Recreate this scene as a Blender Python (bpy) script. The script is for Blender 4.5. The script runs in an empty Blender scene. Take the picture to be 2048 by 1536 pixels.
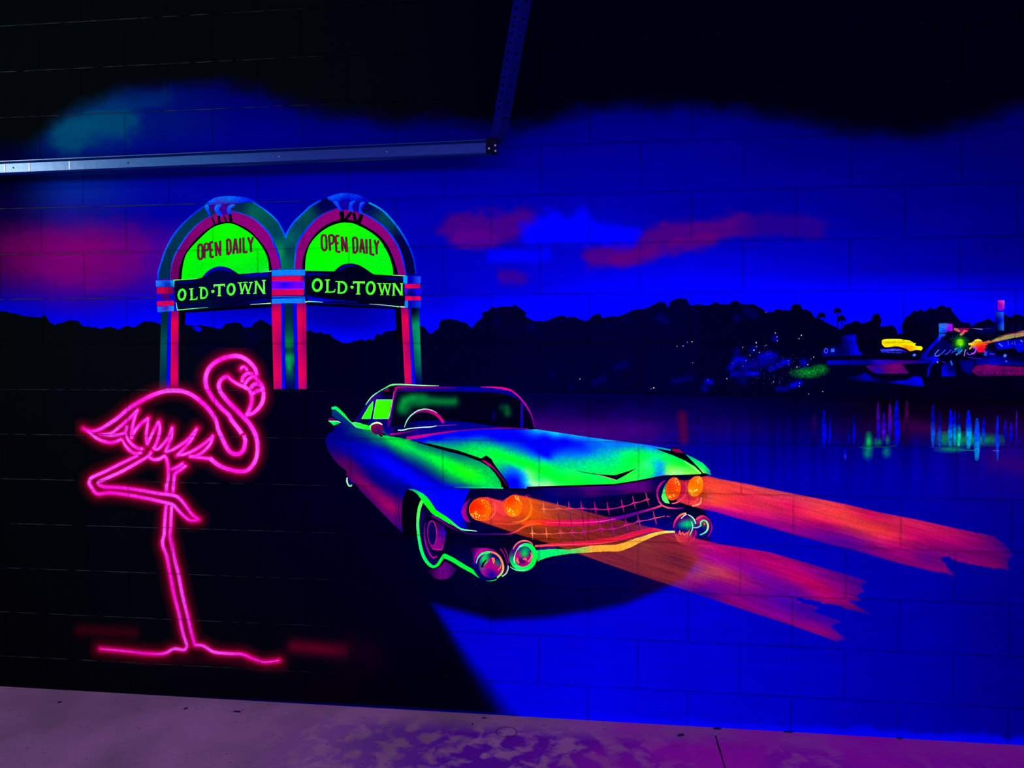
import bpy, math, random
import numpy as np
from mathutils import Vector, Matrix
from mathutils.geometry import delaunay_2d_cdt

random.seed(5)
SC = bpy.context.scene
COL = SC.collection

# ---------------------------------------------------------------- camera
F_PX, W_PX, H_PX = 1377.9, 2048.0, 1536.0
CAM = np.array([1.6231, -2.8458, 1.4571])
RX, RY, RZ = 1.5489, -0.0019, 0.1105
cd = bpy.data.cameras.new('camera'); co = bpy.data.objects.new('camera', cd); COL.objects.link(co)
cd.sensor_fit = 'HORIZONTAL'; cd.sensor_width = 36.0; cd.lens = 36.0 * F_PX / W_PX
cd.clip_start = 0.05; cd.clip_end = 60
co.location = Vector(CAM); co.rotation_euler = (RX, RY, RZ)
SC.camera = co
SC.view_settings.view_transform = 'Standard'; SC.view_settings.look = 'None'
SC.view_settings.exposure = 0.0; SC.view_settings.gamma = 1.0
try: SC.view_settings.use_curve_mapping = False
except Exception: pass

# ---------------------------------------------------------------- world and lamps
w = bpy.data.worlds.new('world'); SC.world = w; w.use_nodes = True
w.node_tree.nodes['Background'].inputs[0].default_value = (0.2, 0.08, 0.4, 1)
w.node_tree.nodes['Background'].inputs[1].default_value = 0.01
LAMP_RGB = (3.0, 1.15, 4.5)          # light reaching the wall from the violet ceiling battens
def area(name, loc, target, sx, sy, power, rgb, spread=180):
    l = bpy.data.lights.new(name, 'AREA'); l.shape = 'RECTANGLE'; l.size = sx; l.size_y = sy
    l.energy = power; l.color = rgb; l.spread = math.radians(spread)
    o = bpy.data.objects.new(name, l); COL.objects.link(o); o.location = loc
    o.rotation_euler = (Vector(target) - Vector(loc)).to_track_quat('-Z', 'Y').to_euler()
    return o
mx = max(LAMP_RGB); rgb = tuple(c / mx for c in LAMP_RGB)
LP = 180.0
for k, x in enumerate((-1.4, 0.6, 2.6, 4.6)):
    area('blacklight_batten', (x, -3.6, 2.35), (x, 0, 1.5), 1.8, 0.6, LP, rgb)
for k, x in enumerate((0.2, 3.0)):
    area('blacklight_floor_batten', (x, -4.0, 0.5), (x, 0, 1.4), 2.0, 0.5, LP * 0.55, rgb, 120)
# unseen lamps at the far left, added for the sheen on the metal track
area('track_sheen_lamp', (-2.45, -1.55, 2.78), (-0.9, -0.1, 2.3), 0.7, 0.12, 62, (1.0, 0.86, 0.95))
area('track_sheen_lamp', (-1.35, -1.55, 2.78), (-0.3, -0.1, 2.3), 1.5, 0.10, 14, (0.25, 0.75, 1.0))

# ---------------------------------------------------------------- projection helpers
def rot(rx, ry, rz):
    c, s = math.cos, math.sin
    X = np.array([[1,0,0],[0,c(rx),-s(rx)],[0,s(rx),c(rx)]]); Y = np.array([[c(ry),0,s(ry)],[0,1,0],[-s(ry),0,c(ry)]])
    Z = np.array([[c(rz),-s(rz),0],[s(rz),c(rz),0],[0,0,1]]); return Z @ Y @ X
RM = rot(RX, RY, RZ)
def ray(u, v):
    u = np.asarray(u, float); v = np.asarray(v, float)
    d = np.stack([(u - 1024) / F_PX, -(v - 768) / F_PX, -np.ones_like(u)], -1)
    return d @ RM.T
def on_wall(u, v, y=0.0):
    """point of the wall (plane y) under a mural drawing coordinate"""
    d = ray(u, v); t = (y - CAM[1]) / d[..., 1]
    return CAM[0] + t * d[..., 0], CAM[2] + t * d[..., 2]
def on_floor(u, v, z=0.0):
    d = ray(u, v); t = (z - CAM[2]) / d[..., 2]
    return CAM[0] + t * d[..., 0], CAM[1] + t * d[..., 1]
def mural_uv(x, z):
    P = np.stack([x - CAM[0], np.zeros_like(x) - CAM[1], z - CAM[2]], -1) @ RM
    return 1024 + F_PX * P[..., 0] / -P[..., 2], 768 - F_PX * P[..., 1] / -P[..., 2]

# ---------------------------------------------------------------- colour helpers
def lin(c):
    c = np.asarray(c, float) / 255.0
    return np.where(c <= 0.04045, c / 12.92, ((c + 0.055) / 1.055) ** 2.4)
EE = np.array(LAMP_RGB)
def paint(rgb255):
    """albedo of a paint that looks like rgb255 under the violet lamps"""
    return np.clip(lin(rgb255) / EE, 0, 0.93)
def hashn(i, j, s):
    h = np.sin(i * 127.1 + j * 311.7 + s * 74.7) * 43758.5453
    return h - np.floor(h)
def vnoise(x, y, s=0):
    xi, yi = np.floor(x), np.floor(y); fx, fy = x - xi, y - yi
    fx = fx * fx * (3 - 2 * fx); fy = fy * fy * (3 - 2 * fy)
    a, b, c, d = hashn(xi, yi, s), hashn(xi + 1, yi, s), hashn(xi, yi + 1, s), hashn(xi + 1, yi + 1, s)
    return (a * (1 - fx) + b * fx) * (1 - fy) + (c * (1 - fx) + d * fx) * fy
def fbm(x, y, s=0, o=3):
    t = 0; a = 0.5
    for k in range(o):
        t = t + a * vnoise(x * 2 ** k, y * 2 ** k, s + k); a *= 0.5
    return t / (1 - 0.5 ** o)
def idw(u, v, ctl, p=2.0, eps=6.0, c=5.0, flow=None):
    """smooth blend of paint colours between the given spots (multiquadric)"""
    if flow:  # brushed along a direction: distances along it count less
        ca, sa, k = math.cos(flow[0]), math.sin(flow[0]), flow[1]
        u, v = (u * ca + v * sa) * k, v * ca - u * sa; ctl = [((a * ca + b * sa) * k, b * ca - a * sa, q) for a, b, q in ctl]
    X = np.array([(a, b) for a, b, _ in ctl], float); Y = np.array([c_ for _, _, c_ in ctl], float); n = len(X)
    D = np.sqrt(((X[:, None] - X[None]) ** 2).sum(-1) + c * c); A = np.ones((n + 1, n + 1)); A[:n, :n] = D + np.eye(n) * -0.6; A[n, n] = 0
    wts = np.linalg.solve(A, np.vstack([Y, np.zeros((1, Y.shape[1]))])); out = np.zeros(u.shape + (Y.shape[1],)) + wts[n]
    for i in range(n): out += np.sqrt((u - X[i, 0]) ** 2 + (v - X[i, 1]) ** 2 + c * c)[..., None] * wts[i]
    return np.clip(out, Y.min(0), Y.max(0))
def dist_poly(u, v, pts):
    d = np.full(u.shape, 1e9)
    for (x0, y0), (x1, y1) in zip(pts[:-1], pts[1:]):
        dx, dy = x1 - x0, y1 - y0; L = dx * dx + dy * dy + 1e-9
        t = np.clip(((u - x0) * dx + (v - y0) * dy) / L, 0, 1)
        d = np.minimum(d, np.hypot(u - x0 - t * dx, v - y0 - t * dy))
    return d
def inside(u, v, pts):
    r = np.zeros(u.shape, bool); n = len(pts)
    for i in range(n):
        x0, y0 = pts[i]; x1, y1 = pts[(i + 1) % n]
        if y0 == y1: continue
        c = ((y0 > v) != (y1 > v)) & (u < (x1 - x0) * (v - y0) / (y1 - y0) + x0)
        r ^= c
    return r
def softpoly(u, v, pts, blur):
    d = dist_poly(u, v, list(pts) + [pts[0]]); sd = np.where(inside(u, v, pts), d, -d)
    t = np.clip(sd / (2 * blur) + 0.5, 0, 1); return t * t * (3 - 2 * t)
def mixc(c, col, a): return c * (1 - a[..., None]) + np.asarray(col, float) * a[..., None]
def spray(c, u, v, pts, r, col, k=1.0, sy=1.0):
    pts = [(a, b * sy) for a, b in pts]
    if len(pts) == 1: d = np.hypot(u - pts[0][0], v * sy - pts[0][1])
    else: d = dist_poly(u, v * sy, pts)
    return mixc(c, col, k * np.exp(-(d / r) ** 2))

# ---------------------------------------------------------------- drawing frames (traced in zoomed windows of the mural)
class Win:
    def __init__(s, x, y, w): s.x, s.y, s.k = x, y, w / 2048.0
    def __call__(s, *a):
        if len(a) == 1: return [(s.x + p[0] * s.k, s.y + p[1] * s.k) for p in a[0]]
        return (s.x + a[0] * s.k, s.y + a[1] * s.k)
K1 = Win(640,755,280); K2 = Win(860,755,280); K3 = Win(1080,820,360); K4 = Win(760,950,280); K5 = Win(900,950,280)
K6 = Win(1160,940,280); K7 = Win(640,900,240); S1 = Win(300,380,280); S2 = Win(560,380,280); S3 = Win(300,520,280)
S4 = Win(580,520,280); F1 = Win(390,690,200); F2 = Win(140,760,280); F3 = Win(300,800,280); F4 = Win(160,900,280)
F5 = Win(0,1011,700); V1 = Win(1600,580,448); V2 = Win(1800,580,248); V3 = Win(1400,580,320); V4 = Win(840,560,560)
R4 = Win(1348,525,700); R5 = Win(1348,1011,700); L8 = Win(0,525,700); PX = Win(0,0,2048)

def crom(pts, closed=False, step=3.0):
    """Catmull-Rom through the points; a point with a third entry 1 stays a sharp corner"""
    P = [tuple(p[:2]) for p in pts]; n = len(P); out = []
    for i in range(n if closed else n - 1):
        p1, p2 = P[i], P[(i + 1) % n]
        p0 = P[i - 1] if (i > 0 or closed) else p1
        p3 = P[(i + 2) % n] if (i + 2 < n or closed) else p2
        m = max(1, int(math.hypot(p2[0] - p1[0], p2[1] - p1[1]) / step)); m = min(m, 12)
        for k in range(m):
            t = k / m; t2, t3 = t * t, t * t * t
            out.append(tuple(0.5 * (2 * p1[j] + (p2[j] - p0[j]) * t + (2 * p0[j] - 5 * p1[j] + 4 * p2[j] - p3[j]) * t2 + (3 * p1[j] - p0[j] - 3 * p2[j] + p3[j]) * t3) for j in (0, 1)))
    if not closed: out.append(P[-1])
    return out

# ---------------------------------------------------------------- materials
B = 0.2032; Z0 = 0.3445
def nd(nt, t, **kw):
    n = nt.nodes.new(t)
    for k, v in kw.items(): setattr(n, k, v)
    return n
def joint_nodes(nt):
    """mask of the tooled block joints, from the real position on the wall"""
    g = nd(nt, 'ShaderNodeNewGeometry'); sp = nd(nt, 'ShaderNodeSeparateXYZ'); nt.links.new(g.outputs['Position'], sp.inputs[0])
    ax = nd(nt, 'ShaderNodeMath', operation='ADD'); ax.inputs[1].default_value = B + 40 * 2 * B; nt.links.new(sp.outputs[0], ax.inputs[0])
    az = nd(nt, 'ShaderNodeMath', operation='ADD'); az.inputs[1].default_value = -Z0 + 40 * B; nt.links.new(sp.outputs[2], az.inputs[0])
    cb = nd(nt, 'ShaderNodeCombineXYZ'); nt.links.new(ax.outputs[0], cb.inputs[0]); nt.links.new(az.outputs[0], cb.inputs[1])
    wv = nd(nt, 'ShaderNodeTexNoise'); wv.inputs['Scale'].default_value = 9; nt.links.new(g.outputs['Position'], wv.inputs['Vector'])
    br = nd(nt, 'ShaderNodeTexBrick', offset=0.5, offset_frequency=2, squash=1.0)
    br.inputs['Color1'].default_value = (0,0,0,1); br.inputs['Color2'].default_value = (0,0,0,1); br.inputs['Mortar'].default_value = (1,1,1,1)
    br.inputs['Scale'].default_value = 1.0; br.inputs['Mortar Size'].default_value = 0.0042; br.inputs['Mortar Smooth'].default_value = 0.6
    br.inputs['Brick Width'].default_value = 2 * B; br.inputs['Row Height'].default_value = B
    nt.links.new(cb.outputs[0], br.inputs['Vector'])
    return g, br, sp
def paint_material(name, alpha=False, joint_glint=False):
    m = bpy.data.materials.new(name); m.use_nodes = True; nt = m.node_tree; nt.nodes.clear()
    out = nd(nt, 'ShaderNodeOutputMaterial'); bs = nd(nt, 'ShaderNodeBsdfPrincipled')
    bs.inputs['Roughness'].default_value = 0.75; bs.inputs['Specular IOR Level'].default_value = 0.0
    at = nd(nt, 'ShaderNodeAttribute', attribute_name='Col')
    g, br, sp = joint_nodes(nt)
    # sprayed grain
    n1 = nd(nt, 'ShaderNodeTexNoise'); n1.inputs['Scale'].default_value = 170; n1.inputs['Detail'].default_value = 3
    nt.links.new(g.outputs['Position'], n1.inputs['Vector'])
    mr = nd(nt, 'ShaderNodeMapRange'); mr.inputs['From Min'].default_value = 0.3; mr.inputs['From Max'].default_value = 0.7
    mr.inputs['To Min'].default_value = 0.84; mr.inputs['To Max'].default_value = 1.16; nt.links.new(n1.outputs[0], mr.inputs[0])
    jm = nd(nt, 'ShaderNodeMath', operation='MULTIPLY_ADD'); jm.inputs[1].default_value = -0.26; jm.inputs[2].default_value = 1.0
    jn = nd(nt, 'ShaderNodeTexNoise'); jn.inputs['Scale'].default_value = 3.5; nt.links.new(g.outputs['Position'], jn.inputs['Vector'])
    jr = nd(nt, 'ShaderNodeMapRange'); jr.inputs['From Min'].default_value = 0.35; jr.inputs['From Max'].default_value = 0.65; jr.inputs['To Min'].default_value = 0.25; nt.links.new(jn.outputs[0], jr.inputs[0])
    jx = nd(nt, 'ShaderNodeMath', operation='MULTIPLY'); nt.links.new(br.outputs['Color'], jx.inputs[0]); nt.links.new(jr.outputs[0], jx.inputs[1])
    nt.links.new(jx.outputs[0], jm.inputs[0])
    mm = nd(nt, 'ShaderNodeMath', operation='MULTIPLY'); nt.links.new(mr.outputs[0], mm.inputs[0]); nt.links.new(jm.outputs[0], mm.inputs[1])
    vm = nd(nt, 'ShaderNodeVectorMath', operation='SCALE'); nt.links.new(at.outputs['Color'], vm.inputs[0]); nt.links.new(mm.outputs[0], vm.inputs['Scale'])
    nt.links.new(vm.outputs[0], bs.inputs['Base Color'])
    b1 = nd(nt, 'ShaderNodeBump', invert=True); b1.inputs['Strength'].default_value = 0.8; b1.inputs['Distance'].default_value = 0.004
    nt.links.new(br.outputs['Color'], b1.inputs['Height'])
    b2 = nd(nt, 'ShaderNodeBump'); b2.inputs['Strength'].default_value = 0.5; b2.inputs['Distance'].default_value = 0.0008
    nt.links.new(n1.outputs[0], b2.inputs['Height']); nt.links.new(b1.outputs[0], b2.inputs['Normal']); nt.links.new(b2.outputs[0], bs.inputs['Normal'])
    if joint_glint:
        # light glints on the bed joints painted into the base colour, strongest at left
        dn = nd(nt, 'ShaderNodeTexNoise'); dn.inputs['Scale'].default_value = 14; dn.inputs['Detail'].default_value = 4
        nt.links.new(g.outputs['Position'], dn.inputs['Vector'])
        az = nd(nt, 'ShaderNodeMath', operation='ADD'); az.inputs[1].default_value = -Z0 + 40 * B; nt.links.new(sp.outputs[2], az.inputs[0])
        pm = nd(nt, 'ShaderNodeMath', operation='PINGPONG'); pm.inputs[1].default_value = B / 2; nt.links.new(az.outputs[0], pm.inputs[0])
        le = nd(nt, 'ShaderNodeMapRange'); le.inputs['From Min'].default_value = 0.0008; le.inputs['From Max'].default_value = 0.0022
        le.inputs['To Min'].default_value = 1; le.inputs['To Max'].default_value = 0; nt.links.new(pm.outputs[0], le.inputs[0])
        dm = nd(nt, 'ShaderNodeMapRange'); dm.inputs['From Min'].default_value = 0.4; dm.inputs['From Max'].default_value = 0.6; nt.links.new(dn.outputs[0], dm.inputs[0])
        m2 = nd(nt, 'ShaderNodeMath', operation='MULTIPLY'); nt.links.new(le.outputs[0], m2.inputs[0]); nt.links.new(dm.outputs[0], m2.inputs[1])
        xl = nd(nt, 'ShaderNodeMapRange'); xl.inputs['From Min'].default_value = -0.1; xl.inputs['From Max'].default_value = 0.7
        xl.inputs['To Min'].default_value = 1; xl.inputs['To Max'].default_value = 0; nt.links.new(sp.outputs[0], xl.inputs[0])
        m3 = nd(nt, 'ShaderNodeMath', operation='MULTIPLY'); nt.links.new(m2.outputs[0], m3.inputs[0]); nt.links.new(xl.outputs[0], m3.inputs[1])
        mx_ = nd(nt, 'ShaderNodeMix', data_type='RGBA'); nt.links.new(m3.outputs[0], mx_.inputs['Factor'])
        nt.links.new(vm.outputs[0], mx_.inputs['A']); mx_.inputs['B'].default_value = (0.006, 0.016, 0.008, 1)
        nt.links.new(mx_.outputs['Result'], bs.inputs['Base Color'])
    if alpha:
        tr = nd(nt, 'ShaderNodeBsdfTransparent'); mx = nd(nt, 'ShaderNodeMixShader')
        nt.links.new(at.outputs['Alpha'], mx.inputs[0]); nt.links.new(tr.outputs[0], mx.inputs[1]); nt.links.new(bs.outputs[0], mx.inputs[2])
        nt.links.new(mx.outputs[0], out.inputs[0])
    else: nt.links.new(bs.outputs[0], out.inputs[0])
    return m
M_WALL = paint_material('mural_base_paint', joint_glint=True)
M_PAINT = paint_material('fluorescent_paint')
M_GLAZE = paint_material('sprayed_glaze_paint', alpha=True)

# ---------------------------------------------------------------- object helpers
def thing(name, label, cat, uv=None, group=None, loc=None):
    o = bpy.data.objects.new(name, None); COL.objects.link(o)
    if uv is not None:
        x, z = on_wall(*uv); loc = (float(x), 0.0, float(z))
    o.location = loc; o.empty_display_size = 0.05
    o['label'] = label; o['category'] = cat
    if group: o['group'] = group
    return o
def tagit(o, label, cat, group=None, kind=None):
    if label: o['label'] = label
    if cat: o['category'] = cat
    if group: o['group'] = group
    if kind: o['kind'] = kind
    return o
def org(parent):
    p = parent; v = Vector((0, 0, 0))
    while p is not None: v += p.location; p = p.parent
    return v
def mesh_obj(name, verts, faces, mat, parent=None, cols=None, smooth=False, label=None):
    me = bpy.data.meshes.new(name); verts = np.asarray(verts, float)
    O = org(parent); verts = verts - np.array(O)
    me.from_pydata(verts.tolist(), [], faces)
    if cols is not None:
        a = me.color_attributes.new('Col', 'FLOAT_COLOR', 'POINT'); cols = np.asarray(cols, float)
        if cols.shape[1] == 3: cols = np.hstack([cols, np.ones((len(cols), 1))])
        a.data.foreach_set('color', cols.astype(np.float32).ravel())
    me.materials.append(mat)
    if smooth:
        me.polygons.foreach_set('use_smooth', [True] * len(me.polygons))
    me.update()
    o = bpy.data.objects.new(name, me); COL.objects.link(o)
    if parent: o.parent = parent
    if label: o['label'] = label
    return o
LAY = 0.00018
def yof(lay): return -0.0004 - LAY * lay
def lift(uv, lay):
    uv = np.asarray(uv, float); x, z = on_wall(uv[:, 0], uv[:, 1]); lay = np.asarray(lay, float)
    return np.stack([x, np.full_like(x, 0) + yof(lay), z], -1)
def ev(col, u, v, tex=None, sprays=(), flow=None):
    """paint colour at drawing points -> albedo + alpha"""
    if callable(col): c = col(u, v)
    elif isinstance(col, list): c = idw(u, v, col, flow=flow)
    else: c = np.tile(np.asarray(col, float), u.shape + (1,))
    if c.shape[-1] == 3: c = np.concatenate([c, np.full(u.shape + (1,), 255.0)], -1)
    for s_ in sprays:
        k = s_[3] if len(s_) > 3 else 1.0
        cc = list(s_[2]) + ([255] if len(s_[2]) == 3 else [])
        c = spray(c, u, v, s_[0], s_[1], cc, k)
    if tex:
        amp, su, sv = tex[:3]; ang = tex[3] if len(tex) > 3 else 0
        uu = u * math.cos(ang) + v * math.sin(ang); vv = -u * math.sin(ang) + v * math.cos(ang)
        c[..., :3] = np.clip(c[..., :3] * (1 + amp * 2 * (fbm(uu / su, vv / sv, 3) - 0.5)[..., None]), 0, 255)
    rgb = paint(np.clip(c[..., :3], 0, 255))
    return np.concatenate([rgb, np.clip(c[..., 3:4] / 255.0, 0, 1)], -1)
def fill(name, pts, col, parent, lay, smooth=True, step=None, tex=None, sprays=(), mat=None, label=None, feather=0.0, flow=None):
    """a painted shape with a clean edge"""
    out = crom(pts, True) if smooth else [tuple(p[:2]) for p in pts]
    o2 = []
    for p in out:
        if not o2 or math.hypot(p[0] - o2[-1][0], p[1] - o2[-1][1]) > 0.25: o2.append(p)
    out = o2; n = len(out)
    if feather: step = min(step or 3.0, max(1.2, feather * 0.8))
    if step is None and (tex or sprays or not isinstance(col, tuple)): step = 3.0
    if step:
        us = [p[0] for p in out]; vs = [p[1] for p in out]
        if not smooth:
            dd = []
            for i in range(n):
                a, b = out[i], out[(i + 1) % n]; m = max(1, int(math.hypot(b[0] - a[0], b[1] - a[1]) / (step * 1.5)))
                dd += [(a[0] + (b[0] - a[0]) * k / m, a[1] + (b[1] - a[1]) * k / m) for k in range(m)]
            out = dd; n = len(out)
        gu, gv = np.meshgrid(np.arange(min(us), max(us), step), np.arange(min(vs), max(vs), step))
        gu = (gu + (np.arange(gu.shape[0]) % 2)[:, None] * step / 2).ravel(); gv = gv.ravel()
        ok = inside(gu, gv, out) & (dist_poly(gu, gv, out + [out[0]]) > step * 0.45)
        ins = list(zip(gu[ok].tolist(), gv[ok].tolist()))
    else: ins = []
    V = [Vector(p) for p in out + ins]
    r = delaunay_2d_cdt(V, [(i, (i + 1) % n) for i in range(n)], [], 1, 1e-4)
    uv = np.array([(p.x, p.y) for p in r[0]]); faces = []
    for f in r[2]:
        a, b, c = (uv[i] for i in f[:3])
        faces.append(tuple(f) if (b[0]-a[0])*(c[1]-a[1]) - (b[1]-a[1])*(c[0]-a[0]) < 0 else tuple(reversed(f)))
    c = ev(col, uv[:, 0], uv[:, 1], tex, sprays, flow)
    if feather:
        t = np.clip(dist_poly(uv[:, 0], uv[:, 1], out + [out[0]]) / feather, 0, 1); c[:, 3] *= t * t * (3 - 2 * t)
    if mat is None: mat = M_GLAZE if c[:, 3].min() < 0.995 else M_PAINT
    return mesh_obj(name, lift(uv, lay), faces, mat, parent, c, label=label)
def strokes(name, items, parent, lay, soft=0.0, smooth=True, label=None, tex=None, each=False):
    """brush strokes: items of (points, width or widths, colour or colours)"""
    if each:
        for it in items: strokes(name, [it], parent, lay, soft, smooth, label, tex)
        return
    V, Fc, C, LA = [], [], [], []; jit = 0.0; anya = soft > 0
    for it in items:
        pts, wd, col = it[:3]; sm = it[3] if len(it) > 3 else smooth
        n0 = len(pts); wd = list(wd) if isinstance(wd, (list, tuple)) else [wd] * n0
        cl = list(col) if isinstance(col, list) else [col] * n0
        if len(wd) != n0: wd = list(np.interp(np.linspace(0, 1, n0), np.linspace(0, 1, len(wd)), wd))
        if len(cl) != n0:
            A = np.array(cl, float); cl = [tuple(np.interp(t, np.linspace(0, 1, len(cl)), A[:, j]) for j in range(A.shape[1])) for t in np.linspace(0, 1, n0)]
        P = [tuple(p[:2]) for p in pts]; path = []; ww = []; cc = []
        for i in range(n0 - 1):
            p1, p2 = P[i], P[i + 1]; p0 = P[i - 1] if i else p1; p3 = P[i + 2] if i + 2 < n0 else p2
            m = max(1, min(10, int(math.hypot(p2[0]-p1[0], p2[1]-p1[1]) / 2.2)))
            for k in range(m + (1 if i == n0 - 2 else 0)):
                t = k / m
                if sm: q = tuple(0.5 * (2*p1[j] + (p2[j]-p0[j])*t + (2*p0[j]-5*p1[j]+4*p2[j]-p3[j])*t*t + (3*p1[j]-p0[j]-3*p2[j]+p3[j])*t**3) for j in (0, 1))
                else: q = tuple(p1[j] + (p2[j]-p1[j])*t for j in (0, 1))
                path.append(q); ww.append(wd[i] + (wd[i+1]-wd[i])*t); cc.append([cl[i][j] + (cl[i+1][j]-cl[i][j])*t for j in range(len(cl[i]))])
        A = np.array(path); T = np.gradient(A, axis=0) if len(A) > 1 else np.array([[1, 0]])
        T /= (np.linalg.norm(T, axis=1)[:, None] + 1e-9); N = np.stack([-T[:, 1], T[:, 0]], 1)
        wig = 1 + 0.14 * (vnoise(A[:, 0] / 3.1, A[:, 1] / 2.7, 9) - 0.5)
        prof = [(-0.5, 1), (0.5, 1)] if not soft else [(-0.5 - soft, 0), (-0.5 + soft * 0.3, 1), (0.5 - soft * 0.3, 1), (0.5 + soft, 0)]
        b = len(V)
        for i in range(len(A)):
            for o_, al in prof:
                V.append(A[i] + N[i] * o_ * ww[i] * wig[i]); c4 = list(cc[i][:3]) + [(cc[i][3] if len(cc[i]) > 3 else 255) * al]
                if len(cc[i]) > 3 and cc[i][3] < 255: anya = True
                C.append(c4); LA.append(lay + jit)
            jit += 0.0008
        k = len(prof)
        for i in range(len(A) - 1):
            for j in range(k - 1): Fc.append((b+i*k+j, b+i*k+j+1, b+(i+1)*k+j+1, b+(i+1)*k+j))
    V = np.array(V); C = np.array(C); c = ev(lambda u, v: C.copy(), V[:, 0], V[:, 1], tex)
    return mesh_obj(name, lift(V, np.array(LA)), Fc, M_GLAZE if anya else M_PAINT, parent, c, label=label)
def ell(c, rx, ry, a=0, n=28, a0=0, a1=360):
    a = math.radians(a); out = []
    full = abs(a1 - a0) >= 360
    for k in range(n if full else n + 1):
        t = math.radians(a0 + (a1 - a0) * k / n); x, y = rx * math.cos(t), ry * math.sin(t)
        out.append((c[0] + x * math.cos(a) - y * math.sin(a), c[1] + x * math.sin(a) + y * math.cos(a)))
    return out
def ring(c, rx, ry, a=0, n=30): p = ell(c, rx, ry, a, n); return p + [p[0]]
def patch(name, box, fn, parent, lay, step=3.0, label=None):
    """sprayed, soft-edged paint: fn gives colour + alpha"""
    gu, gv = np.meshgrid(np.arange(box[0], box[2], step), np.arange(box[1], box[3], step)); sh = gu.shape
    c = fn(gu, gv); al = c[..., 3]; keep = al > 3
    cell = keep[:-1, :-1] | keep[1:, :-1] | keep[:-1, 1:] | keep[1:, 1:]
    idx = np.arange(gu.size).reshape(sh); jj, ii = np.nonzero(cell)
    q = np.stack([idx[jj, ii], idx[jj, ii + 1], idx[jj + 1, ii + 1], idx[jj + 1, ii]], 1)[:, ::-1]
    used = np.unique(q); mp = np.zeros(gu.size, int); mp[used] = np.arange(len(used))
    rgb = paint(np.clip(c[..., :3], 0, 255)).reshape(-1, 3); a = (al / 255.0).reshape(-1, 1)
    cc = np.hstack([rgb, a])[used]; uv = np.stack([gu.ravel(), gv.ravel()], 1)[used]
    return mesh_obj(name, lift(uv, lay), mp[q].tolist(), M_GLAZE, parent, cc, label=label)
def dots(name, items, parent, lay, n=7, label=None):
    V, Fc, C = [], [], []
    for (u, v, r, col) in items:
        b = len(V)
        for k in range(n):
            t = 2 * math.pi * k / n; V.append((u + r * math.cos(t) * random.uniform(.7, 1.2), v + r * math.sin(t) * random.uniform(.7, 1.2))); C.append(list(col) + [255])
        Fc.append(tuple(reversed(range(b, b + n))))
    V = np.array(V); C = np.array(C, float); c = ev(lambda u, v: C.copy(), V[:, 0], V[:, 1])
    return mesh_obj(name, lift(V, lay), Fc, M_PAINT, parent, c, label=label)

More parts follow.
